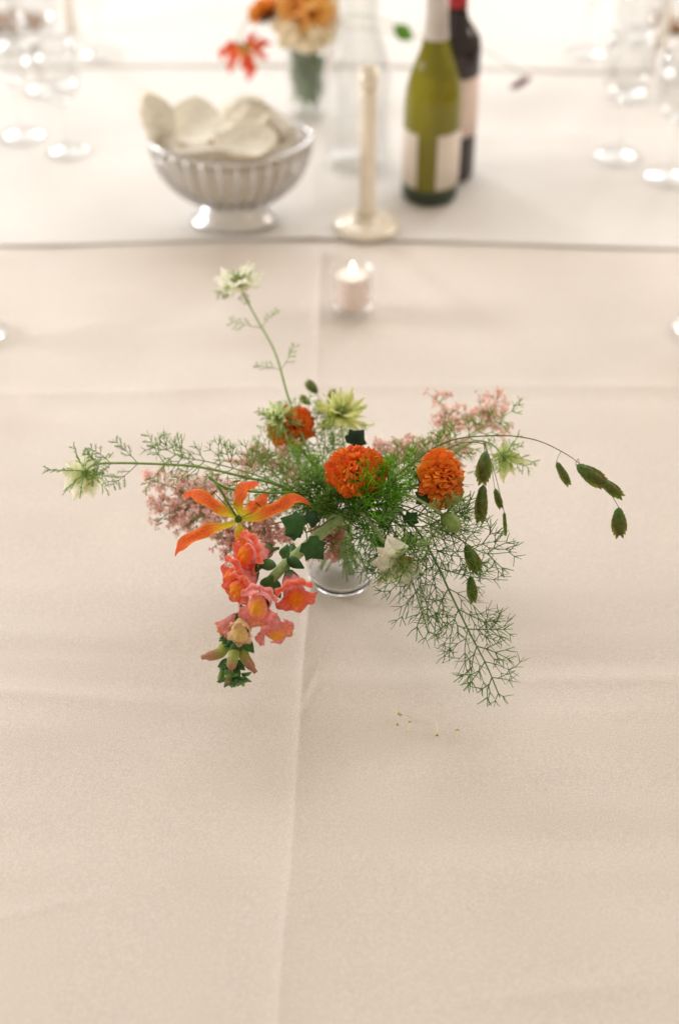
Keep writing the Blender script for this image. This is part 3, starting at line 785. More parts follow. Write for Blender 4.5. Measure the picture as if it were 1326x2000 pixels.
def dahlia(name, label, head, face, path, seed, Rr=0.027, npet=110, cols=((0.80, 0.12, 0.008), (0.95, 0.21, 0.015)), group='orange dahlias in the small vase', from_vase=True, core=(0.35, 0.07, 0.01), wide=0.52, sep=True, cat='dahlia', flatz=0.74, pin=0.50, maxth=1.75, stem_r=0.0019, outer=None):
    rng = random.Random(seed); face = Vector(face).normalized()
    pts = (root_path(rng, path[0]) if from_vase else []) + path + [head - face * Rr * 0.55]
    t = thing(name, label, cat, pts[0], group); off = Vector(t['_o'])
    m = MB(); tube(m, smooth(pts, 8), stem_r, stem_r * 0.85, STEMG, (0.16, 0.22, 0.06), sides=7); build('stem', m, M_STEM, t)
    Fm = frame(face)
    m = MB(); blob(m, head - face * Rr * 0.25, face * Rr * 0.45, Rr * 0.42, core, 8, 12); build('flower_heart', m, M_PETAL, t)
    m = MB()
    for i in range(8):
        a = 2 * PI * i / 8; x = Fm.to_3x3() @ Vector((math.cos(a), math.sin(a), 0))
        def sep_(u, v, x=x):
            sd = face.cross(x); w_ = Rr * 0.22 * math.sin(PI * (0.12 + 0.86 * u))
            return head - face * Rr * (0.6 - 0.12 * u) + x * Rr * (0.1 + 0.55 * u) + sd * v * w_ - face * Rr * 0.25 * u * u
        grid(m, sep_, 5, 2, lambda u, v: (0.05, 0.10, 0.025))
    build('calyx', m, M_LEAF, t)
    variants = []
    for k in range(3):
        variants.append(petal_mesh('petal', M_DAHLIA, 1.0, wide * (0.9 + 0.12 * k), 0.6, -0.10 + 0.14 * k, 0.62, lerp(cols[0], cols[1], 0.2), lerp(cols[0], cols[1], 0.55 + 0.22 * k), nu=6, nv=4))
    if outer:
        for k in range(3): variants.append(petal_mesh('petal', M_DAHLIA, 1.0, wide * (0.9 + 0.12 * k), 0.6, -0.10 + 0.14 * k, 0.62, lerp(outer[0], outer[1], 0.2), outer[1], nu=6, nv=4))
    for i in range(npet):
        u = (i + 0.5) / npet; a = i * 2.39996 + rng.uniform(-0.12, 0.12)
        th = 0.05 + (u ** 0.62) * maxth + rng.uniform(-0.07, 0.07)
        L = Rr * (1.06 - pin) * (0.62 + 0.38 * u ** 0.7) * rng.uniform(0.82, 1.16)
        Mx = Matrix.Translation(head - off - face * Rr * 0.10) @ Fm @ Matrix.Diagonal((1, 1, flatz, 1)) @ Matrix.Rotation(a, 4, 'Z') @ Matrix.Rotation(-th, 4, 'X') @ Matrix.Translation((0, 0, Rr * pin)) @ Matrix.Rotation(rng.uniform(-0.25, 0.25), 4, 'Z') @ Matrix.Rotation(rng.uniform(-0.05, 0.30), 4, 'X') @ Matrix.Scale(L, 4)
        obj('petal', variants[i % 3 + (3 if outer and u > 0.35 else 0)], t, Mx)
    return t

def spray(label, path, tips, seed, group='pink flower sprays in the small vase', nfl=60, rad=0.03, col=((0.88, 0.57, 0.53), (0.95, 0.79, 0.74)), stem=(0.26, 0.36, 0.09), fsize=0.0034, dots=16):
    """airy panicle: stem, branching to each tip, each tip a cloud of tiny florets"""
    rng = random.Random(seed)
    pts = root_path(rng, path[0]) + path
    t = thing('pink_spray', label, 'flower spray', pts[0], group)
    cur = smooth(pts, 8)
    m = MB(); tube(m, cur, 0.0012, 0.0008, stem, stem, sides=5)
    fm = MB(); tw = MB()
    for (tp, from_u) in tips:
        i = int(from_u * (len(cur) - 1)); s0 = cur[i]
        mid = s0.lerp(tp, 0.5) + rvec(rng) * 0.006
        br = smooth([s0, mid, tp], 8); tube(tw, br, 0.0007, 0.00045, stem, (0.22, 0.22, 0.10), sides=4)
        for k in range(int(nfl / 2.6)):
            u = rng.uniform(0.3, 1.0); q = br[int(u * (len(br) - 1))]
            d = (tp - s0).normalized()
            o = (d * rng.uniform(-0.1, 0.8) + rvec(rng)).normalized() * rad * rng.uniform(0.3, 1.0) * (1.25 - 0.45 * u)
            e = q + o
            tube(tw, smooth([q, q + o * 0.55 + rvec(rng) * 0.0015, e], 3), 0.00035, 0.00028, stem, (0.40, 0.36, 0.18), sides=3, cap=False)
            for f in range(rng.choice((3, 4, 5))):
                c = e + rvec(rng) * rng.uniform(0.0008, 0.0042)
                tube(tw, [e - o * 0.12, c], 0.00022, 0.0002, (0.40, 0.36, 0.18), sides=3, cap=False)
                cc = lerp(col[0], col[1], rng.random())
                for pt in range(4):
                    d2 = rvec(rng); sd = perp(d2, rvec(rng)); s_ = fsize * rng.uniform(0.7, 1.2)
                    fm.add([c, c + d2 * s_ * 0.55 + sd * s_ * 0.36, c + d2 * s_ * 1.1, c + d2 * s_ * 0.55 - sd * s_ * 0.36], [(0, 1, 2, 3)], cc)
        for k in range(dots):
            e = s0.lerp(tp, rng.uniform(0.5, 1.1)) + rvec(rng) * rad * 0.4
            blob(tw, e, rvec(rng) * 0.0010, 0.0009, (0.06, 0.07, 0.025), 3, 5)
    build('stem', m, M_STEM, t)
    o = build('twigs', tw, M_STEM, t); o['kind'] = 'stuff'
    o = build('florets', fm, M_PINK, t, smooth=False); o['kind'] = 'stuff'
    return t

def spikelet_mb(a, b, width, rng, normal=TOCAM, n=7):
    width = width * 1.3
    """flat sea oat spikelet from a (stalk) to b (tip): two ranks of pointed scales"""
    m = MB(); a = Vector(a); b = Vector(b); ax = b - a; L = ax.length; d = ax / L
    side = d.cross(normal).normalized(); nr = side.cross(d)
    m2 = blob(m, a + d * L * 0.47, d * L * 0.45, width * 0.32, (0.06, 0.15, 0.025), 8, 8, (0.14, 0.11, 0.03))
    for k in range(n):
        u = 0.02 + 0.80 * k / (n - 1); env = math.sin(PI * (0.18 + 0.55 * u)) * (1 - 0.95 * u ** 3) 
        for s in (-1, 1):
            p = a + d * L * (u * 0.88 + (0.02 if s > 0 else 0.0)); sl = L * 0.30; w_ = width * 0.5 * env
            g = lerp((0.055, 0.19, 0.018), (0.16, 0.17, 0.04), rng.random() ** 2); tipc = lerp((0.26, 0.40, 0.05), (0.40, 0.22, 0.08), rng.random())
            def sc_(uu, v, p=p, s=s, w_=w_, sl=sl):
                sp = w_ * (0.02 + 0.95 * uu ** 0.9)
                wd = max(sl * 0.26, width * 0.26 * env) * math.sin(PI * min(1, 0.10 + 0.9 * uu)) 
                dd = d * 0.92 + side * s * 0.38
                return p + d * sl * uu + side * s * sp + (side * 0.92 - d * s * 0.38) * v * wd * 0.8 + nr * (0.0012 * (1 - v * v) * (1 - uu * 0.5) + 0.0002 * k) * (1 if s > 0 else 0.8)
            grid(m, sc_, 4, 2, lambda uu, v, g=g, tipc=tipc: lerp(g, tipc, uu * uu))
            def sc2(uu, v, p=p, s=s, w_=w_, sl=sl):
                q = sc_(uu, v); return q - nr * (0.0022 * (1 - v * v) * (1 - uu * 0.5) + 0.0006)
            grid(m, sc2, 4, 2, lambda uu, v, g=g, tipc=tipc: lerp(g, tipc, uu * uu))
    return m

def sea_oats(label, path, spk, seed, stalks=True, stem=(0.13, 0.15, 0.05)):
    rng = random.Random(seed); pts = root_path(rng, path[0]) + path
    t = thing('sea_oats', label, 'sea oats', pts[0], 'sea oat stems in the small vase')
    cur = smooth(pts, 8); m = MB(); tube(m, cur, 0.0010, 0.00035, stem, (0.16, 0.14, 0.06), sides=5)
    build('stem', m, M_STEM, t)
    for (a, b, wd) in spk:
        a = P(*a); b = P(*b)
        s = build('spikelet', spikelet_mb(a, b, wd, rng), M_OAT, t)
        near = min(cur, key=lambda q: (q - a).length)
        mm = MB(); mid = near.lerp(a, 0.5) + Vector((0, 0, 0.006)); tube(mm, smooth([near, mid, a, a + (b - a) * 0.2], 5), 0.00032, 0.0003, (0.16, 0.14, 0.06), sides=4)
        build('stalk', mm, M_STEM, s)
    return t

def ivy_leaf(mb, c, d, n, L, rng, col=(0.012, 0.045, 0.018)):
    d = Vector(d).normalized(); n = Vector(n); n = (n - d * n.dot(d)).normalized(); x = d.cross(n)
    shape = [(0, 0.0), (0.22, -0.10), (0.48, 0.08), (0.40, 0.27), (0.54, 0.54), (0.31, 0.63), (0.0, 1.0), (-0.31, 0.63), (-0.54, 0.54), (-0.40, 0.27), (-0.48, 0.08), (-0.22, -0.10)]
    vs = [c + d * L * 0.35 + n * L * 0.03]; cs = [col]
    for i, (p, q) in enumerate(shape):
        vs.append(c + x * p * L * 1.05 + d * q * L + n * L * (-0.22 * p * p - 0.10 * q * q + rng.uniform(-0.02, 0.02))); cs.append(lerp(col, (0.03, 0.08, 0.03), 0.4 * rng.random()))
    # mid ring for a bulge
    k = len(shape)
    for i, (p, q) in enumerate(shape):
        vs.append(c + x * p * L * 0.62 + d * (0.35 + (q - 0.35) * 0.6) * L + n * L * (0.02 - 0.06 * abs(p))); cs.append(lerp(col, (0.05, 0.12, 0.05), 0.15))
    fs = []
    for i in range(k):
        j = (i + 1) % k
        fs.append((0, 1 + k + i, 1 + k + j)); fs.append((1 + k + i, 1 + i, 1 + j, 1 + k + j))
    mb.add(vs, fs, cs)

def ivy(label, path, leaves, seed):
    rng = random.Random(seed); pts = root_path(rng, path[0]) + path
    t = thing('ivy_sprig', label, 'ivy', pts[0], 'ivy sprigs in the small vase')
    cur = smooth(pts, 8); m = MB(); tube(m, cur, 0.0011, 0.0007, (0.14, 0.2, 0.07), sides=5); build('stem', m, M_STEM, t)
    for (c, tip, n, col) in leaves:
        c = P(*c); tp = P(*tip); m = MB(); ivy_leaf(m, c, tp - c, n, (tp - c).length, rng, col)
        lf = build('leaf', m, M_IVY, t)
        near = min(cur, key=lambda q: (q - c).length); mm = MB(); tube(mm, smooth([near, near.lerp(c, 0.5) + Vector((0, 0, 0.003)), c], 5), 0.0006, 0.0005, (0.16, 0.24, 0.08), sides=4); build('leaf_stalk', mm, M_STEM, lf)
    return t

def lily(name, label, C, petals, stem_path, seed, from_vase=True, col=((0.66, 0.64, 0.04), (0.93, 0.19, 0.045), (0.92, 0.17, 0.07)), group=None, stamens=(), wscale=0.86, normal=TOCAM):
    rng = random.Random(seed)
    pts = (root_path(rng, stem_path[0]) if from_vase else []) + stem_path + [C]
    t = thing(name, label, 'lily', pts[0], group)
    m = MB(); tube(m, smooth(pts, 8), 0.0011, 0.0012, STEMG, (0.10, 0.20, 0.03), sides=6); build('stem', m, M_STEM, t)
    m = MB(); blob(m, C, normal * 0.004, 0.0036, (0.05, 0.13, 0.015), 6, 8); build('ovary', m, M_LEAF, t)
    for (pp, wd) in petals:
        cur = smooth(pp, 7); n = len(cur); ph = rng.uniform(0, 6)
        tw = rng.uniform(-0.35, 0.35)
        def fn(u, v, cur=cur, n=n, wd=wd, ph=ph, tw=tw):
            i = u * (n - 1); k = min(int(i), n - 2); p = cur[k].lerp(cur[k + 1], i - k)
            d = (cur[min(k + 2, n - 1)] - cur[max(k - 1, 0)]).normalized()
            sd = d.cross(normal).normalized(); nr = sd.cross(d)
            a = tw * u * 1.4; sd2 = sd * math.cos(a) + nr * math.sin(a)
            w_ = wd * wscale * 0.5 * (0.22 + 0.95 * math.sin(PI * (0.03 + 0.80 * u ** 0.9))) * (1 - u ** 5)
            wob = math.sin(u * 17 + ph + (1.3 if v > 0 else 0)) * abs(v) ** 2
            return p + sd2 * v * w_ * (1 + 0.16 * wob) + nr * (w_ * 0.55 * wob * (0.3 + u) * 0.7 - w_ * 0.5 * v * v)
        def cf(u, v):
            c = lerp(col[0], col[1], min(1, max(0, (u - 0.10) / 0.24)))
            c = lerp(c, col[2], max(0, (u - 0.45) / 0.55)); c = lerp(c, (c[0] * 0.72, c[1] * 0.6, c[2] * 0.6), 0.55 * max(0, math.sin(v * 13 + 0.6 * math.sin(u * 9))) ** 3)
            return lerp(c, (0.75, 0.42, 0.03), 0.75 * max(0, (abs(v) - 0.72) / 0.28))
        m = MB(); grid(m, fn, 28, 14, cf); build('petal', m, M_PETAL, t)
    for pp in stamens:
        cur = smooth(pp, 5); m = MB(); tube(m, cur, 0.0006, 0.0004, (0.36, 0.40, 0.04), sides=4)
        e = cur[-1]; d = (cur[-1] - cur[-2]).normalized(); a = perp(d, TOCAM)
        blob(m, e, a * 0.004, 0.0010, (0.45, 0.22, 0.02), 5, 6); build('stamen', m, M_PETAL, t)
    return t

# ================================================================ THE SMALL BOUQUET
# --- dahlias
dahlia('dahlia', 'big round orange dahlia in the centre of the bouquet', P(697, 914, 1.262), (0.02, -0.16, 0.98), [P(690, 985, 1.30)], 11, Rr=0.0268, npet=170, flatz=0.66)
dahlia('dahlia', 'orange dahlia turned sideways to the right, green calyx showing', P(866, 934, 1.262), (0.80, -0.40, 0.42), [P(735, 965, 1.30), P(800, 952, 1.285)], 12, Rr=0.0265, npet=150, cols=((0.85, 0.16, 0.012), (0.98, 0.29, 0.03)))
dahlia('dahlia', 'blurred orange dahlia at the back, half hidden by a green seed head', P(568, 830, 1.39), (-0.15, -0.25, 0.9), [P(630, 930, 1.36), P(590, 880, 1.385)], 13, Rr=0.0235, npet=100, cols=((0.82, 0.14, 0.010), (0.95, 0.22, 0.02)))

# --- flame lily
C = P(466, 1014, 1.268)
lily('flame_lily', 'orange flame lily with wavy swept-back petals over pink sprays', C, [
    ([P(463, 1012, 1.268), P(440, 1000, 1.258), P(412, 982, 1.255), P(385, 966, 1.262), P(366, 966, 1.272), P(363, 975, 1.276)], 0.0120),
    ([P(461, 1020, 1.268), P(430, 1029, 1.258), P(398, 1038, 1.254), P(366, 1055, 1.258), P(349, 1072, 1.264), P(342, 1088, 1.27)], 0.0115),
    ([P(467, 1009, 1.270), P(466, 988, 1.262), P(468, 968, 1.262), P(480, 951, 1.270), P(497, 946, 1.278), P(507, 949, 1.284)], 0.0120),
    ([P(470, 1015, 1.268), P(500, 1009, 1.258), P(530, 996, 1.255), P(562, 979, 1.258), P(588, 975, 1.264), P(609, 988, 1.270)], 0.0125),
    ([P(472, 1008, 1.275), P(492, 995, 1.285), P(510, 978, 1.295), P(527, 962, 1.31)], 0.0140),
    ([P(467, 1022, 1.270), P(470, 1045, 1.268), P(474, 1072, 1.272), P(482, 1100, 1.285), P(486, 1120, 1.295)], 0.0140)],
    [P(600, 968, 1.295), P(520, 962, 1.28), P(450, 955, 1.272), P(415, 938, 1.262), P(412, 932, 1.255), P(430, 955, 1.25), P(447, 985, 1.256)], 21, stamens=[
        [C, P(440, 985, 1.262), P(418, 962, 1.262)], [C, P(466, 970, 1.285), P(462, 940, 1.29)], [C, P(490, 1000, 1.285), P(505, 985, 1.29)], [C, P(480, 1030, 1.28), P(505, 1042, 1.28)]])

# --- snapdragon
def snapdragon():
    rng = random.Random(31)
    path = [P(672, 1003, 1.285), P(640, 1030, 1.272), P(600, 1066, 1.255), P(548, 1112, 1.24), P(512, 1160, 1.23), P(484, 1215, 1.222), P(464, 1270, 1.216), P(452, 1325, 1.212)]
    pts = root_path(rng, path[0]) + path
    t = thing('snapdragon', 'coral pink snapdragon spike hanging forward over the cream cloth', 'snapdragon', pts[0]); off = Vector(t['_o'])
    cur = smooth(pts, 8)
    m = MB(); tube(m, cur, 0, 0, (0.42, 0.54, 0.25), (0.30, 0.42, 0.16), sides=10, rf=lambda k: 0.0050 * (1 - k) ** 0.5 + 0.0013); build('stem', m, M_STEM, t)
    PINK = (0.88, 0.38, 0.37); CORAL = (0.90, 0.19, 0.105); ORG = (0.93, 0.31, 0.02); PALE = (0.86, 0.62, 0.42)

    def veined(c, u, v):
        c = lerp(c, (c[0] * 0.80, c[1] * 0.55, c[2] * 0.6), 0.6 * max(0, math.sin(v * 11 + 1.5 * math.sin(u * 3))) ** 3)
        return lerp(c, (0.95, 0.62, 0.52), 0.55 * max(0, (u - 0.82) / 0.18))
    def floret_meshes(tube_c, lip_c, pal_c, open_, sd):
        rg = random.Random(sd)
        # tube: local +Z out, +Y up (upper lip)
        mt = MB(); nz, ns = 9, 16; vs = []; cs = []; fs = []
        for i in range(nz + 1):
            u = i / nz
            r = 0.0038 + 0.0046 * math.sin(min(1, u * 1.15) * PI / 2) + 0.0006 * math.sin(u * 6)
            for s in range(ns):
                a = 2 * PI * s / ns
                k = 1 + 0.10 * math.cos(2 * a) + 0.03 * math.sin(6 * a)
                vs.append(Vector((r * 0.95 * k * math.cos(a), r * 1.05 * k * math.sin(a) - 0.0012 * math.sin(u * PI), 0.019 * u)))
                cs.append(lerp(lerp(tube_c, (0.75, 0.45, 0.42), 0.5), tube_c, min(1, u * 1.6)))
        for i in range(nz):
            for s in range(ns): q = (s + 1) % ns; fs.append((i * ns + s, i * ns + q, (i + 1) * ns + q, (i + 1) * ns + s))
        mt.add(vs, fs, cs)
        # upper lip: two lobes flaring up and back
        mu = MB()
        for sgn in (-1, 1):
            ph = rg.uniform(0, 6)
            def up(u, v, sgn=sgn, ph=ph):
                a = PI / 2 + sgn * 0.55 + v * 0.62 * (0.75 + 0.35 * u)
                r = 0.0088 + 0.0095 * open_ * math.sin(u * PI * 0.55)
                z = 0.0165 + 0.0105 * math.sin(u * PI * 0.62) - 0.0060 * open_ * max(0, u - 0.45) / 0.55
                rr = r * (1 - 0.12 * v * v * u) + 0.0010 * math.sin(7 * v + ph) * u * u
                return Vector((rr * math.cos(a) * 0.95, rr * math.sin(a), z - 0.0022 * v * v * u + 0.0010 * math.sin(5 * v + 9 * u + ph) * u))
            grid(mu, up, 8, 14, lambda u, v: veined(lerp(tube_c, lip_c, min(1, u * 1.5)), u, v))
        # lower lip: three lobes folded down, ruffled
        ml = MB()
        for c0 in (-1, 0, 1):
            ph = rg.uniform(0, 6)
            def lo(u, v, c0=c0, ph=ph):
                a = -PI / 2 + c0 * 0.86 + v * 0.52 * (0.8 + 0.3 * u)
                r = 0.0085 + 0.0088 * open_ * math.sin(u * PI * 0.62) 
                z = 0.0170 + 0.0095 * math.sin(u * PI * 0.5) * (1.0 if c0 else 1.12) - 0.0095 * open_ * max(0, u - 0.35) ** 1.2
                rr = r * (1 - 0.10 * v * v * u) + 0.0012 * math.sin(6 * v + ph) * u * u
                return Vector((rr * math.cos(a), rr * math.sin(a), z - 0.0030 * v * v * u + 0.0012 * math.sin(4 * v + 8 * u + ph) * u))
            grid(ml, lo, 8, 14, lambda u, v, c0=c0: veined(lerp(lerp(pal_c, lip_c, 0.35) if not c0 else lip_c, lerp(lip_c, tube_c, 0.35), min(1, u * 1.3)), u, v))
        # palate: double yellow-orange bulge closing the mouth
        mp = MB()
        def pad(u, v):
            return Vector((v * 0.0074 * math.sin(PI * (0.16 + 0.70 * u)), 0.0088 - 0.0190 * u - 0.0012 * v * v, 0.0195 + 0.0088 * math.sin(PI * (0.10 + 0.74 * u)) * (1 - 0.62 * v * v) - 0.0011 * math.exp(-(v / 0.20) ** 2) + 0.0005 * math.sin(9 * v + 7 * u)))
        grid(mp, pad, 12, 14, lambda u, v: lerp(lip_c, pal_c, max(0, min(1, (1 - v * v) * math.sin(PI * min(1, u * 1.1)) * 1.5))))
        mc = MB()
        for i in range(5):
            a = 2 * PI * i / 5 + 0.3
            def se(u, v, a=a):
                wd = 0.0036 * math.sin(PI * (0.2 + 0.78 * u)); r = 0.0026 + 0.0042 * math.sin(u * 1.5)
                return Vector((math.cos(a) * r - math.sin(a) * v * wd, math.sin(a) * r + math.cos(a) * v * wd, -0.0015 + 0.0095 * u))
            grid(mc, se, 5, 3, lambda u, v: lerp((0.03, 0.075, 0.02), (0.07, 0.13, 0.04), u))
        tube(mc, [Vector((0, 0, -0.008)), Vector((0, 0, 0.001))], 0.0012, 0.0020, (0.10, 0.16, 0.05), sides=6)
        return (mesh('floret', mt, M_PETAL), mesh('upper_lip', mu, M_PETAL), mesh('lower_lip', ml, M_PETAL), mesh('palate', mp, M_PETAL), mesh('calyx', mc, M_LEAF))
    kinds = {'a': floret_meshes(PINK, CORAL, ORG, 1.0, 1), 'b': floret_meshes(PINK, (0.91, 0.24, 0.13), (0.95, 0.40, 0.04), 0.85, 2),
             'c': floret_meshes((0.90, 0.48, 0.46), (0.90, 0.34, 0.32), (0.94, 0.50, 0.07), 0.9, 3), 'd': floret_meshes((0.80, 0.74, 0.40), PALE, (0.86, 0.66, 0.28), 0.42, 4),
             'e': floret_meshes((0.84, 0.42, 0.40), (0.84, 0.36, 0.34), (0.72, 0.36, 0.12), 0.35, 5)}
    TC = TOCAM
    fl = [  # base pixel, mouth pixel, out-of-plane depth shift, up hint, kind, scale
        ((537, 1072, 1.240), (484, 1082, 1.222), (0.15, -0.2, 0.8), 'a', 1.12, 'orange and pink floret, topmost of the spike'),
        ((510, 1108, 1.240), (462, 1124, 1.228), (0.2, -0.2, 0.8), 'a', 1.05, None),
        ((505, 1112, 1.232), (466, 1150, 1.214), (0.5, -0.1, 0.8), 'b', 1.05, None),
        ((520, 1160, 1.224), (508, 1178, 1.203), (0.1, 0.3, 0.95), 'c', 1.10, 'pink floret with a yellow mouth facing the viewer'),
        ((563, 1112, 1.236), (573, 1150, 1.222), (-0.2, 0.2, 0.9), 'a', 1.12, 'deep coral floret on the right of the spike'),
        ((514, 1188, 1.226), (533, 1226, 1.214), (-0.7, 0.1, 0.3), 'c', 1.0, None),
        ((486, 1198, 1.220), (473, 1226, 1.204), (0.1, 0.3, 0.9), 'd', 0.95, 'pale cream half-open floret'),
        ((480, 1196, 1.226), (446, 1222, 1.222), (0.6, 0.2, 0.5), 'e', 0.85, None)]
    for base, mouth, up, kd, s, lb in fl:
        B = P(*base); Mo = P(*mouth); d = Mo - B
        Mx = frame(d, Vector(up), B - off + d.normalized() * 0.005, s * 1.03)
        me = kinds[kd]
        f = obj('floret', me[0], t, Mx)
        if lb: f['label'] = lb
        for nm, mm in zip(('upper_lip', 'lower_lip', 'palate', 'calyx'), me[1:]): obj(nm, mm, f)
    # buds
    def bud(a, b, r, c0, c1, bendv):
        a = P(*a); b = P(*b); m = MB()
        mid = a.lerp(b, 0.55) + bendv * 1.5
        cu = smooth([a, a.lerp(mid, 0.5), mid, b], 5)
        n = len(cu); m = MB()
        tube(m, cu, 0, 0, c0, c0, sides=10, rf=lambda k: 0.88 * r * (0.35 + 0.75 * math.sin(PI * (0.12 + 0.70 * k)) ) * (1 if k < 0.93 else 0.6))
        for q in range(len(m.c)):
            k = (q // 10) / (n - 1); m.c[q] = lerp(c0, c1, max(0, min(1, (k - 0.62) / 0.22)))
        bd = build('bud', m, M_PETAL, t)
        m = MB(); d = (b - a).normalized()
        for i in range(5):
            an = 2 * PI * i / 5; n1 = perp(d); n2 = d.cross(n1); o = n1 * math.cos(an) + n2 * math.sin(an); tg = d.cross(o)
            def se(u, v, o=o, tg=tg):
                return a + d * (-0.001 + 0.011 * u) + o * (r * 0.45 + r * 0.62 * math.sin(u * 1.7)) + tg * v * r * 0.62 * math.sin(PI * (0.2 + 0.78 * u))
            grid(m, se, 5, 2, lambda u, v: lerp((0.03, 0.08, 0.02), (0.06, 0.13, 0.035), u))
        build('calyx', m, M_LEAF, bd)
    YG = (0.50, 0.58, 0.17); PT = (0.62, 0.36, 0.26)
    bud((452, 1246, 1.220), (394, 1284, 1.212), 0.0052, YG, PT, Vector((0.002, 0, -0.004)))
    bud((462, 1256, 1.213), (450, 1312, 1.203), 0.0050, YG, PT, Vector((0, -0.003, 0.002)))
    bud((474, 1252, 1.217), (500, 1314, 1.211), 0.0050, YG, PT, Vector((-0.003, 0, 0.001)))
    bud((452, 1296, 1.210), (443, 1336, 1.203), 0.0040, (0.36, 0.48, 0.14), (0.52, 0.36, 0.20), Vector((0, -0.002, 0)))
    bud((444, 1290, 1.214), (428, 1334, 1.208), 0.0036, (0.18, 0.34, 0.08), (0.36, 0.38, 0.13), Vector((0, -0.001, 0)))
    bud((460, 1300, 1.212), (464, 1340, 1.206), 0.0036, (0.18, 0.34, 0.08), (0.42, 0.36, 0.15), Vector((0, -0.001, 0)))
    # small bracts: whorl at the growing tip and along the stem
    def bractleaf(p, d, n, L, wd, c=(0.04, 0.10, 0.03)):
        m = MB(); d = Vector(d).normalized(); n = Vector(n); n = (n - d * n.dot(d)).normalized(); x = d.cross(n)
        grid(m, lambda u, v: p + d * L * u + x * v * wd * math.sin(PI * (0.10 + 0.88 * u ** 0.85)) + n * (0.18 * L * u * (1 - u) * 2 - wd * 0.5 * v * v - 0.25 * L * u * u), 6, 4, lambda u, v: lerp(lerp(c, (0.10, 0.18, 0.08), 0.6 * (1 - u)), c, u))
        build('leaf', m, M_LEAF, t)
    for (cxp, cyp, cz, nl, sc_) in ((450, 1330, 1.205, 12, 1.0), (470, 1328, 1.203, 12, 0.95), (440, 1304, 1.206, 8, 0.8)):
        tip = P(cxp, cyp, cz); dn = ((P(cxp + 4, cyp + 40, cz) - tip).normalized() * 0.75 + TOCAM * 0.65).normalized()
        n1 = perp(dn); n2 = dn.cross(n1)
        for i in range(nl):
            a = i * 2.4 + cxp; th = 0.25 + i * 0.085; o = n1 * math.cos(a) + n2 * math.sin(a)
            bractleaf(tip + o * 0.0012 - dn * 0.0004 * i, dn * math.cos(th) + o * math.sin(th), dn, (0.0050 + 0.00055 * i) * sc_, (0.0024 + 0.00010 * i) * sc_, lerp((0.05, 0.15, 0.04), (0.16, 0.29, 0.11), rng.random()))
    for (px, py, dz, tx, ty, tz, L, wd) in ((560, 1090, 1.236, 596, 1112, 1.232, 0.017, 0.0050), (552, 1092, 1.232, 562, 1062, 1.222, 0.013, 0.0050), (540, 1105, 1.226, 496, 1100, 1.22, 0.017, 0.0052),
                                            (512, 1155, 1.222, 530, 1128, 1.21, 0.017, 0.0062), (530, 1130, 1.235, 545, 1165, 1.226, 0.018, 0.0055), (486, 1205, 1.22, 466, 1180, 1.205, 0.014, 0.004),
                                            (468, 1240, 1.214, 430, 1252, 1.212, 0.017, 0.0050), (468, 1243, 1.214, 432, 1268, 1.208, 0.015, 0.0048), (474, 1246, 1.208, 492, 1272, 1.202, 0.015, 0.0050), (470, 1252, 1.206, 440, 1290, 1.200, 0.016, 0.0042),
                                            (452, 1290, 1.215, 412, 1310, 1.213, 0.013, 0.0042), (458, 1290, 1.215, 486, 1318, 1.212, 0.012, 0.004), (575, 1085, 1.246, 560, 1040, 1.262, 0.018, 0.004), (470, 1240, 1.206, 485, 1222, 1.20, 0.012, 0.004)):
        p = P(px, py, dz); bractleaf(p, P(tx, ty, tz) - p, TOCAM, L, wd, lerp((0.022, 0.085, 0.018), (0.05, 0.15, 0.035), rng.random()))
snapdragon()

# --- nigella
YGB = ((0.30, 0.42, 0.08), (0.56, 0.64, 0.24))
nigella('white nigella bloom on the tall stem leaning back towards the votive', P(468, 556, 1.47), (-0.25, 0.15, 0.95), [P(610, 900, 1.36), P(566, 785, 1.40), P(538, 690, 1.43), P(503, 625, 1.455)], 41, size=0.027, wid=0.36, pc=((0.96, 0.96, 0.86), (0.84, 0.86, 0.62)), npet=15, bract_len=0.026, nbr=9, stem_r=0.0012, stem_leaves=((0.62, 0.028), (0.82, 0.034)), c_b=((0.26, 0.36, 0.15), (0.42, 0.52, 0.28)), stemc=(0.17, 0.27, 0.08), open_=1.35)
nigella('pale nigella drooping at the end of the long stem reaching left', P(166, 924, 1.315), (-0.35, 0.30, -0.75), [P(560, 955, 1.315), P(470, 930, 1.31), P(380, 911, 1.31), P(270, 905, 1.31), P(205, 905, 1.31), P(183, 908, 1.312)], 42, size=0.024, wid=0.34, pc=((0.96, 0.96, 0.80), (0.80, 0.86, 0.50)), npet=11, bract_len=0.034, nbr=9, stem_r=0.0013, stem_leaves=((0.84, 0.020), (0.80, 0.018), (0.74, 0.022), (0.64, 0.030), (0.58, 0.036), (0.52, 0.03)), c_b=((0.15, 0.26, 0.07), (0.28, 0.44, 0.13)), open_=1.15)
nigella('spiky yellow-green nigella standing behind the round central dahlia', P(664, 812, 1.40), (0.1, -0.2, 0.95), [P(676, 930, 1.36), P(672, 870, 1.385)], 43, size=0.026, npet=26, pc=((0.84, 0.86, 0.42), (0.56, 0.64, 0.18)), bract_len=0.030, nbr=18, open_=1.1, wid=0.17, c_b=YGB, stamens=30)
nigella('green and white nigella head against the blurred back dahlia', P(546, 816, 1.375), (-0.25, -0.45, 0.75), [P(600, 950, 1.33), P(585, 900, 1.345), P(565, 868, 1.36)], 44, size=0.018, npet=20, pc=((0.80, 0.88, 0.55), (0.44, 0.60, 0.18)), bract_len=0.024, nbr=16, open_=0.9, wid=0.18, c_b=((0.22, 0.37, 0.10), (0.42, 0.55, 0.24)), stamens=10)
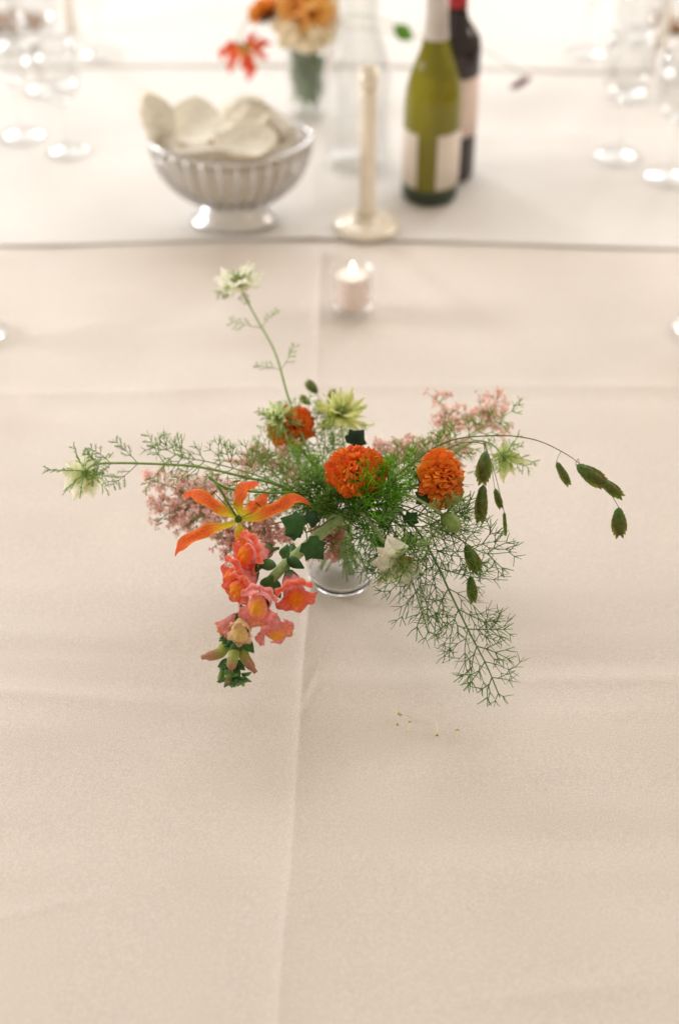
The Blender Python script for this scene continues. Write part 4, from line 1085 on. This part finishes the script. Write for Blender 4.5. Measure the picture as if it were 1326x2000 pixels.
nigella('cream nigella nodding beneath the right-hand pink sprays', P(984, 893, 1.335), (0.45, 0.25, -0.75), [P(790, 945, 1.33), P(880, 890, 1.335), P(925, 862, 1.34), P(960, 868, 1.338)], 45, size=0.020, npet=10, pc=((0.82, 0.86, 0.48), (0.60, 0.68, 0.25)), bract_len=0.030, nbr=10, stem_r=0.001, c_b=((0.18, 0.30, 0.08), (0.38, 0.52, 0.15)), open_=1.0)
nigella('open white nigella with yellow stamens hanging beside the vase', P(786, 1088, 1.235), (0.25, -0.80, -0.10), [P(705, 1002, 1.262), P(738, 1042, 1.248), P(764, 1068, 1.240)], 46, size=0.029, npet=6, wid=0.42, arc=(30, 185), pc=((0.93, 0.91, 0.78), (0.8, 0.82, 0.58)), bract_len=0.032, nbr=9, stem_r=0.0017, stemc=(0.26, 0.34, 0.15), stamens=34, open_=1.15, stem_leaves=((0.80, 0.034), (0.92, 0.030)), c_b=((0.15, 0.29, 0.06), (0.42, 0.54, 0.22)))
nigella('round pale green nigella bud below the sideways dahlia', P(874, 1014, 1.250), (0.55, -0.55, -0.25), [P(700, 985, 1.27), P(745, 968, 1.255), P(795, 967, 1.248), P(838, 988, 1.248)], 47, size=0.012, npet=9, wid=0.16, pc=((0.50, 0.60, 0.30), (0.36, 0.46, 0.18)), bract_len=0.028, nbr=13, stem_r=0.0014, stemc=(0.42, 0.47, 0.28), stamens=0, open_=0.75, pist_r=0.0082, c_b=((0.18, 0.31, 0.08), (0.42, 0.54, 0.24)))

# --- fennel fronds
FG = (0.085, 0.185, 0.042); FG2 = (0.16, 0.29, 0.075)
frond('fennel_frond', 'large dark feathery fennel frond hanging down right of the vase', 'fennel', [P(745, 985, 1.275), P(800, 1018, 1.262), P(842, 1080, 1.252), P(880, 1160, 1.248), P(918, 1238, 1.25), P(950, 1300, 1.254), P(976, 1362, 1.258)], 0.066, 51, pairs=12, r=0.0014, c0=FG, c1=FG2, lev=2, group='fennel fronds in the small vase', start=0.30, gap=0.0150, thread=0.0006)
frond('fennel_frond', 'fennel frond spreading below the white nigella beside the vase', 'fennel', [P(735, 1000, 1.27), P(775, 1050, 1.255), P(800, 1120, 1.25), P(822, 1190, 1.25), P(838, 1240, 1.252)], 0.046, 52, pairs=7, r=0.0010, c0=FG, c1=FG2, group='fennel fronds in the small vase', start=0.34, gap=0.016, thread=0.0006)
frond('fennel_frond', 'fennel frond with forked tips reaching right under the sea oats', 'fennel', [P(755, 985, 1.28), P(830, 1020, 1.265), P(895, 1052, 1.26), P(945, 1080, 1.262), P(1000, 1078, 1.268)], 0.045, 53, pairs=6, r=0.0009, c0=FG, c1=FG2, group='fennel fronds in the small vase', start=0.42, gap=0.016, thread=0.0006)
frond('fennel_frond', 'small dark fennel frond crossing in front of the vase rim', 'fennel', [P(715, 1000, 1.26), P(720, 1035, 1.245), P(705, 1070, 1.238), P(690, 1098, 1.238)], 0.026, 54, pairs=6, r=0.0008, c0=FG, c1=FG2, group='fennel fronds in the small vase', start=0.45, gap=0.013)
frond('fennel_frond', 'bright green feathery frond rising right of the central dahlia', 'fennel', [P(700, 1000, 1.265), P(735, 960, 1.25), P(770, 930, 1.252), P(815, 895, 1.262)], 0.024, 55, pairs=15, r=0.0010, c0=(0.09, 0.27, 0.025), c1=(0.20, 0.44, 0.05), group='fennel fronds in the small vase', start=0.35, thread=0.0006)
frond('fennel_frond', 'thin fennel frond over the left pink spray beside the long stem', 'fennel', [P(600, 975, 1.31), P(520, 935, 1.315), P(420, 905, 1.325), P(350, 890, 1.33), P(308, 866, 1.335)], 0.028, 56, pairs=14, r=0.0009, c0=(0.13, 0.26, 0.05), c1=(0.25, 0.40, 0.11), group='fennel fronds in the small vase', start=0.30)
frond('fennel_frond', 'short feathery frond low left of the back dahlia', 'fennel', [P(620, 960, 1.33), P(570, 920, 1.345), P(535, 885, 1.36), P(500, 868, 1.37)], 0.032, 57, pairs=12, r=0.0009, c0=(0.14, 0.28, 0.05), c1=(0.29, 0.44, 0.11), group='fennel fronds in the small vase', start=0.30)
frond('fennel_frond', 'short upright feathery frond between the back dahlia and green nigella', 'fennel', [P(640, 950, 1.34), P(628, 890, 1.365), P(614, 840, 1.385), P(598, 775, 1.41)], 0.028, 58, pairs=13, r=0.0009, c0=(0.14, 0.28, 0.05), c1=(0.29, 0.44, 0.11), group='fennel fronds in the small vase', start=0.30)
frond('fennel_frond', 'feathery frond under the pink sprays right of the central dahlia', 'fennel', [P(740, 960, 1.31), P(800, 920, 1.32), P(860, 885, 1.335), P(925, 850, 1.345), P(1010, 796, 1.37)], 0.028, 59, pairs=14, r=0.0009, c0=(0.14, 0.28, 0.05), c1=(0.29, 0.44, 0.11), group='fennel fronds in the small vase', start=0.30)
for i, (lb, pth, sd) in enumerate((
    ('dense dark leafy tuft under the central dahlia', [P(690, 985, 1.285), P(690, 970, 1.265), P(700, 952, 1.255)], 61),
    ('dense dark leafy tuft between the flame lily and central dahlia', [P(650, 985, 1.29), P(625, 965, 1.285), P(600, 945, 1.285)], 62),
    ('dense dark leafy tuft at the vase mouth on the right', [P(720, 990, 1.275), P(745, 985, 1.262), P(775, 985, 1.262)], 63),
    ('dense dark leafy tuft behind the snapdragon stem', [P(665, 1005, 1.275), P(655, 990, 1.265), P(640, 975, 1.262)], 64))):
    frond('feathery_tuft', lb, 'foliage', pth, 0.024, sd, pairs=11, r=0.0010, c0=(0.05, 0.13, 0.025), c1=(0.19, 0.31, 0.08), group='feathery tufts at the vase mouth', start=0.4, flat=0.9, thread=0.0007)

# --- pink sprays
spray('pink airy flower spray filling the left side beneath the flame lily', [P(620, 985, 1.32), P(540, 985, 1.33), P(450, 985, 1.345), P(380, 985, 1.355)],
      [(P(285, 935, 1.36), 0.95), (P(300, 985, 1.36), 1.0), (P(305, 1020, 1.355), 0.97), (P(345, 930, 1.365), 0.85), (P(350, 1035, 1.35), 0.85), (P(390, 965, 1.36), 0.9), (P(370, 995, 1.36), 0.95), (P(420, 1020, 1.35), 0.75), (P(410, 930, 1.37), 0.75)], 71, nfl=84, rad=0.018, dots=5)
spray('dusky pink flower spray between the flame lily and the vase', [P(640, 1000, 1.305), P(570, 1015, 1.315), P(510, 1030, 1.33)],
      [(P(520, 1055, 1.32), 0.95), (P(470, 1050, 1.335), 1.0), (P(560, 1040, 1.32), 0.8), (P(420, 1050, 1.34), 1.0), (P(510, 1010, 1.34), 0.9), (P(440, 1085, 1.33), 1.0)], 72, nfl=84, rad=0.018, col=((0.76, 0.45, 0.43), (0.90, 0.64, 0.60)), dots=3)
spray('pink flower spray at the back left below the seed head', [P(630, 960, 1.34), P(570, 930, 1.36), P(510, 905, 1.38)],
      [(P(500, 895, 1.385), 1.0), (P(450, 900, 1.38), 1.0), (P(540, 905, 1.375), 0.85), (P(580, 930, 1.35), 0.7), (P(560, 880, 1.385), 0.8)], 73, nfl=60, rad=0.017, dots=2)
spray('tall pink flower spray standing up at the back right', [P(740, 950, 1.34), P(820, 900, 1.37), P(900, 860, 1.40), P(950, 830, 1.41)],
      [(P(975, 775, 1.44), 1.0), (P(935, 770, 1.44), 0.97), (P(985, 815, 1.425), 1.0), (P(955, 800, 1.43), 1.0), (P(910, 815, 1.42), 0.93)], 74, nfl=40, rad=0.014, col=((0.90, 0.58, 0.52), (0.95, 0.78, 0.72)), dots=2)
spray('pink flower spray beside the tall one, over the sideways dahlia', [P(735, 955, 1.34), P(800, 905, 1.36), P(850, 865, 1.38), P(870, 830, 1.395)],
      [(P(845, 775, 1.42), 1.0), (P(885, 800, 1.41), 1.0), (P(860, 815, 1.405), 0.95), (P(895, 840, 1.39), 0.9), (P(905, 870, 1.37), 0.85)], 75, nfl=40, rad=0.014, col=((0.90, 0.60, 0.54), (0.95, 0.78, 0.72)), dots=2)
spray('low pink flower spray right behind the central dahlia', [P(720, 955, 1.34), P(770, 900, 1.37)],
      [(P(760, 862, 1.39), 1.0), (P(805, 862, 1.385), 1.0), (P(835, 872, 1.38), 1.0), (P(790, 885, 1.37), 0.9), (P(930, 885, 1.36), 0.95), (P(735, 868, 1.385), 0.9), (P(870, 850, 1.385), 1.0), (P(905, 868, 1.37), 1.0)], 76, nfl=44, rad=0.015, dots=2)
spray('dusky pink spray low at the vase mouth beside the ivy', [P(650, 1020, 1.30), P(640, 1040, 1.292)],
      [(P(632, 1055, 1.29), 1.0), (P(660, 1048, 1.29), 0.95), (P(612, 1088, 1.285), 1.0), (P(645, 1078, 1.288), 1.0)], 77, nfl=50, rad=0.012, col=((0.60, 0.26, 0.25), (0.76, 0.42, 0.38)), dots=1)

# --- sea oats
sea_oats('sea oat stem arching far right with hanging green spikelets', [P(750, 950, 1.31), P(860, 868, 1.31), P(960, 851, 1.305), P(1040, 858, 1.295), P(1100, 884, 1.286), P(1140, 912, 1.28)],
         [((1124, 908, 1.281), (1186, 950, 1.276), 0.0135), ((1168, 934, 1.277), (1216, 972, 1.274), 0.0095), ((1207, 990, 1.276), (1209, 1051, 1.274), 0.0125), ((1086, 902, 1.288), (1111, 949, 1.284), 0.0070)], 81)
sea_oats('shorter sea oat stem with spikelets hanging beside the sideways dahlia', [P(760, 950, 1.30), P(830, 900, 1.295), P(900, 866, 1.29), P(945, 866, 1.283)],
         [((948, 880, 1.278), (941, 948, 1.274), 0.0125), ((943, 946, 1.275), (936, 1022, 1.272), 0.0105), ((966, 954, 1.295), (978, 994, 1.294), 0.0060), ((984, 1000, 1.30), (987, 1046, 1.30), 0.0020)], 82)
sea_oats('sea oat stem hidden in the fennel with two spikelets showing', [P(760, 985, 1.285), P(830, 1005, 1.27), P(890, 1045, 1.26), P(912, 1068, 1.256)],
         [((908, 1064, 1.254), (936, 1120, 1.252), 0.0115), ((918, 1124, 1.256), (924, 1178, 1.257), 0.0085)], 83)
sea_oats('blurred brown sea oat tips at the very back of the bouquet', [P(655, 940, 1.35), P(650, 860, 1.40), P(635, 800, 1.43), P(618, 768, 1.445)],
         [((620, 768, 1.445), (598, 744, 1.45), 0.009), ((645, 800, 1.43), (650, 760, 1.44), 0.008), ((606, 790, 1.43), (586, 774, 1.435), 0.007)], 84)

# --- ivy
DI = (0.030, 0.105, 0.022)
ivy('dark ivy sprig along the snapdragon stem in front of the vase', [P(652, 1012, 1.27), P(625, 1028, 1.258), P(598, 1040, 1.25)],
    [((592, 1030, 1.248), (548, 1010, 1.246), TOCAM + Vector((0.2, 0.2, 0.3)), DI), ((602, 1022, 1.254), (622, 995, 1.256), TOCAM + Vector((0.5, 0, 0)), (0.03, 0.08, 0.035)), ((600, 1058, 1.246), (632, 1092, 1.240), TOCAM + Vector((0.1, 0, 0.2)), DI),
     ((594, 1020, 1.256), (583, 1000, 1.262), Vector((0, -0.4, 0.9)), (0.05, 0.11, 0.05)), ((585, 1035, 1.252), (556, 1045, 1.248), TOCAM, DI)], 91)
ivy('single dark ivy leaf showing behind the central dahlia', [P(690, 930, 1.33), P(694, 880, 1.34)],
    [((686, 868, 1.335), (712, 838, 1.338), TOCAM, (0.006, 0.024, 0.012))], 92)
ivy('dark ivy leaves under the sideways orange dahlia', [P(745, 965, 1.29), P(800, 955, 1.272), P(830, 955, 1.262)],
    [((838, 940, 1.258), (812, 932, 1.255), TOCAM, DI), ((836, 962, 1.256), (812, 985, 1.254), TOCAM, DI), ((825, 950, 1.256), (850, 965, 1.25), TOCAM, (0.03, 0.06, 0.03))], 93)
ivy('dark ivy leaves in the fennel right of the vase mouth', [P(735, 1000, 1.27), P(760, 1015, 1.262), P(790, 1030, 1.262)],
    [((795, 1022, 1.262), (815, 1000, 1.26), TOCAM, DI), ((748, 1048, 1.262), (735, 1078, 1.26), TOCAM, DI), ((790, 1048, 1.265), (812, 1070, 1.262), TOCAM, DI)], 94)

# --- fallen stamens on the cloth
bits = [((760, 1382), (782, 1396), 'fallen yellow stamen lying farthest left on the cloth'), ((778, 1394), (803, 1402), 'fallen stamen lying next to the leftmost one, dark tip'), ((752, 1418), (776, 1415), 'fallen pale stamen nearest the long fold'),
        ((800, 1410), (795, 1430), 'fallen stamen pointing down below the crossed pair'), ((851, 1412), (853, 1436), 'fallen stamen between the two outer upright bits'), ((893, 1426), (888, 1446), 'fallen stamen lying farthest right')]
for i, (a, b, lb) in enumerate(bits):
    A = G(*a, 0.0035); B = G(*b, 0.0035)
    t = thing('fallen_stamen', lb, 'stamen', A, 'fallen stamens on the cloth')
    m = MB(); tube(m, smooth([A, A.lerp(B, 0.5) + Vector((0.0012, 0.0006, 0.0008)), B], 5), 0.0005, 0.0004, (0.90, 0.86, 0.66), sides=5); build('filament', m, M_PETAL, t)
    m = MB(); d = (B - A).normalized(); blob(m, B if i % 2 == 0 else A, perp(d, Vector((0, 0, 1))) * 0.0016, 0.0009, (0.56, 0.46, 0.10), 4, 6); build('anther', m, M_PETAL, t)

# ================================================================ THE FAR BOUQUET (out of focus)
fb = G(603, 222, Z2); fb.z = Z2
t = thing('glass_vase', 'straight clear glass vase full of green stems behind the basket', 'vase', fb)
m = MB(); lathe(m, [(0.0005, 0.0), (0.029, 0.0), (0.031, 0.002), (0.0315, 0.01), (0.0325, 0.128), (0.0318, 0.129), (0.0302, 0.128), (0.0292, 0.012), (0.027, 0.009), (0.0005, 0.0092)], (1, 1, 1), fb, 40); build('glass_body', m, M_THIN, t)
rng = random.Random(101)
for i in range(16):
    a = 2.4 * i; r0 = 0.030 * math.sqrt((i + 0.5) / 16)
    lo = fb + Vector((r0 * math.cos(a), r0 * math.sin(a), 0.012 + 0.015 * rng.random())); hi = fb + Vector((-r0 * math.cos(a + 0.7) * 1.1, -r0 * math.sin(a + 0.7) * 1.1, 0.15 + 0.02 * rng.random()))
    tt = thing('flower_stem', 'green stem standing in the far glass vase', 'stem', lo, 'green stems in the far glass vase')
    m = MB(); tube(m, smooth([lo, lo.lerp(hi, 0.5) + rvec(rng) * 0.004, hi], 5), 0.0024, 0.002, (0.10, 0.22, 0.025), (0.06, 0.14, 0.02), sides=6); build('stalk', m, M_STEM, tt)
    for k in range(5):
        p = lo.lerp(hi, 0.04 + 0.17 * k + 0.1 * rng.random()); d = (rvec(rng) * 0.7 + Vector((0, 0, 0.8))).normalized(); L = 0.036; x = perp(d, rvec(rng))
        m = MB(); grid(m, lambda u, v: Vector((max(-0.0305, min(0.0305, (p + d * L * u + x * v * 0.012 * math.sin(PI * (0.1 + 0.85 * u)) - fb).x)), max(-0.015, min(0.015, (p + d * L * u - fb).y)), (p + d * L * u - fb).z)) + fb, 5, 2, lambda u, v: (0.06, 0.14, 0.015)); build('leaf', m, M_LEAF, tt)
top = fb + Vector((0, 0, 0.13))
def fd(px, py, Y):   # a point above the far vase: at pixel, at world distance Y
    v = (py - 1000) / F; f_ = math.cos(_th) - v * math.sin(_th); return P(px, py, Y / f_)
Yf = fb.y
dahlia('garden_rose', 'big peach and yellow bloom above the far glass vase', fd(598, 24, Yf - 0.03), (0.05, -0.45, 0.85), [top + Vector((0.004, 0, -0.09)), top + Vector((0, -0.005, 0.02))], 111, Rr=0.054, npet=60, cols=((0.86, 0.38, 0.05), (0.93, 0.58, 0.20)), outer=((0.92, 0.68, 0.28), (0.94, 0.86, 0.66)), group=None, from_vase=False, core=(0.5, 0.16, 0.02), wide=0.62, cat='rose', flatz=1.0, pin=0.34, maxth=2.0, stem_r=0.002)
dahlia('zinnia', 'small orange bloom seen from behind, left of the peach bloom', fd(514, 16, Yf - 0.02), (-0.35, 0.45, 0.55), [top + Vector((-0.006, 0, -0.09)), top + Vector((-0.012, 0, 0.03))], 112, Rr=0.026, npet=50, cols=((0.90, 0.30, 0.02), (0.95, 0.42, 0.06)), group=None, from_vase=False, cat='zinnia')
C2 = fd(478, 92, Yf - 0.05)
def o_(x, y, z): return C2 + Vector((x, y, z))
lily('flame_lily', 'small coral red flame lily hanging above the bread basket', C2, [
    ([C2, o_(-0.016, -0.006, 0.006), o_(-0.032, -0.008, -0.004), o_(-0.036, -0.006, -0.020)], 0.015), ([C2, o_(0.015, -0.006, 0.004), o_(0.030, -0.006, 0.010), o_(0.042, -0.004, 0.004)], 0.014),
    ([C2, o_(0.003, -0.010, -0.012), o_(0.006, -0.014, -0.030), o_(0.004, -0.012, -0.048)], 0.024), ([C2, o_(-0.014, 0.008, -0.008), o_(-0.022, 0.006, -0.026), o_(-0.024, 0.004, -0.044)], 0.016),
    ([C2, o_(0.014, 0.006, -0.004), o_(0.026, 0.006, -0.016), o_(0.036, 0.006, -0.018)], 0.012), ([C2, o_(0.006, 0.004, 0.006), o_(0.012, 0.006, 0.014), o_(0.020, 0.008, 0.016)], 0.014)],
    [top + Vector((-0.010, 0, -0.09)), top + Vector((-0.022, -0.004, 0.01)), top + Vector((-0.06, -0.02, 0.055)), o_(-0.006, 0, 0.02)], 113, from_vase=False, col=((0.72, 0.40, 0.10), (0.75, 0.10, 0.05), (0.78, 0.09, 0.06)))
# a leaf that shows between carafe and green bottle, a purple sprig to the right
lp = fd(770, 48, Yf + 0.02); lt = fd(806, 76, Yf + 0.01)
t = thing('leaf_sprig', 'single bright green leaf showing left of the green bottle neck', 'leaf', top + Vector((0.012, 0.004, -0.09)))
m = MB(); tube(m, smooth([top + Vector((0.012, 0.004, -0.09)), top + Vector((0.02, 0.01, 0.0)), fd(700, 30, Yf + 0.02), lp], 6), 0.0013, 0.0010, STEMG, sides=5); build('stem', m, M_STEM, t)
m = MB(); dd = lt - lp; xx = dd.normalized().cross(TOCAM); grid(m, lambda u, v: lp + dd * u + xx * v * 0.013 * math.sin(PI * (0.06 + 0.92 * u)) - TOCAM * 0.004 * v * v, 8, 4, lambda u, v: (0.10, 0.24, 0.03)); build('leaf', m, M_LEAF, t)
ps = fd(925, 92, Yf + 0.05); pm_ = fd(985, 122, Yf + 0.03); pe = fd(1030, 152, Yf)
t = thing('purple_sprig', 'thin sprig with one drooping purple flower right of the bottles', 'flower', top + Vector((0.014, 0.006, -0.09)))
m = MB(); tube(m, smooth([top + Vector((0.014, 0.006, -0.09)), top + Vector((0.022, 0.012, 0.0)), fd(760, 62, Yf + 0.05), ps, pm_, pe], 8), 0.0010, 0.0007, (0.26, 0.26, 0.14), sides=5); build('stem', m, M_STEM, t)
for i in range(7):
    d = (fd(1000, 174, Yf - 0.01) - pe); m = MB(); o = rvec(rng) * 0.007; L = d * (0.75 + 0.08 * (i % 4)); st = pe + Vector((0.012, 0, 0.004)) * (i / 7.0 - 0.3)
    x = perp(d.normalized(), rvec(rng)); grid(m, lambda u, v: st + L * u + o * u + x * v * 0.005 * math.sin(PI * (0.08 + 0.88 * u)), 6, 2, lambda u, v: lerp((0.30, 0.06, 0.14), (0.20, 0.04, 0.10), u)); build('petal', m, M_PETAL, t)

for o in bpy.data.objects:
    if '_o' in o: del o['_o']
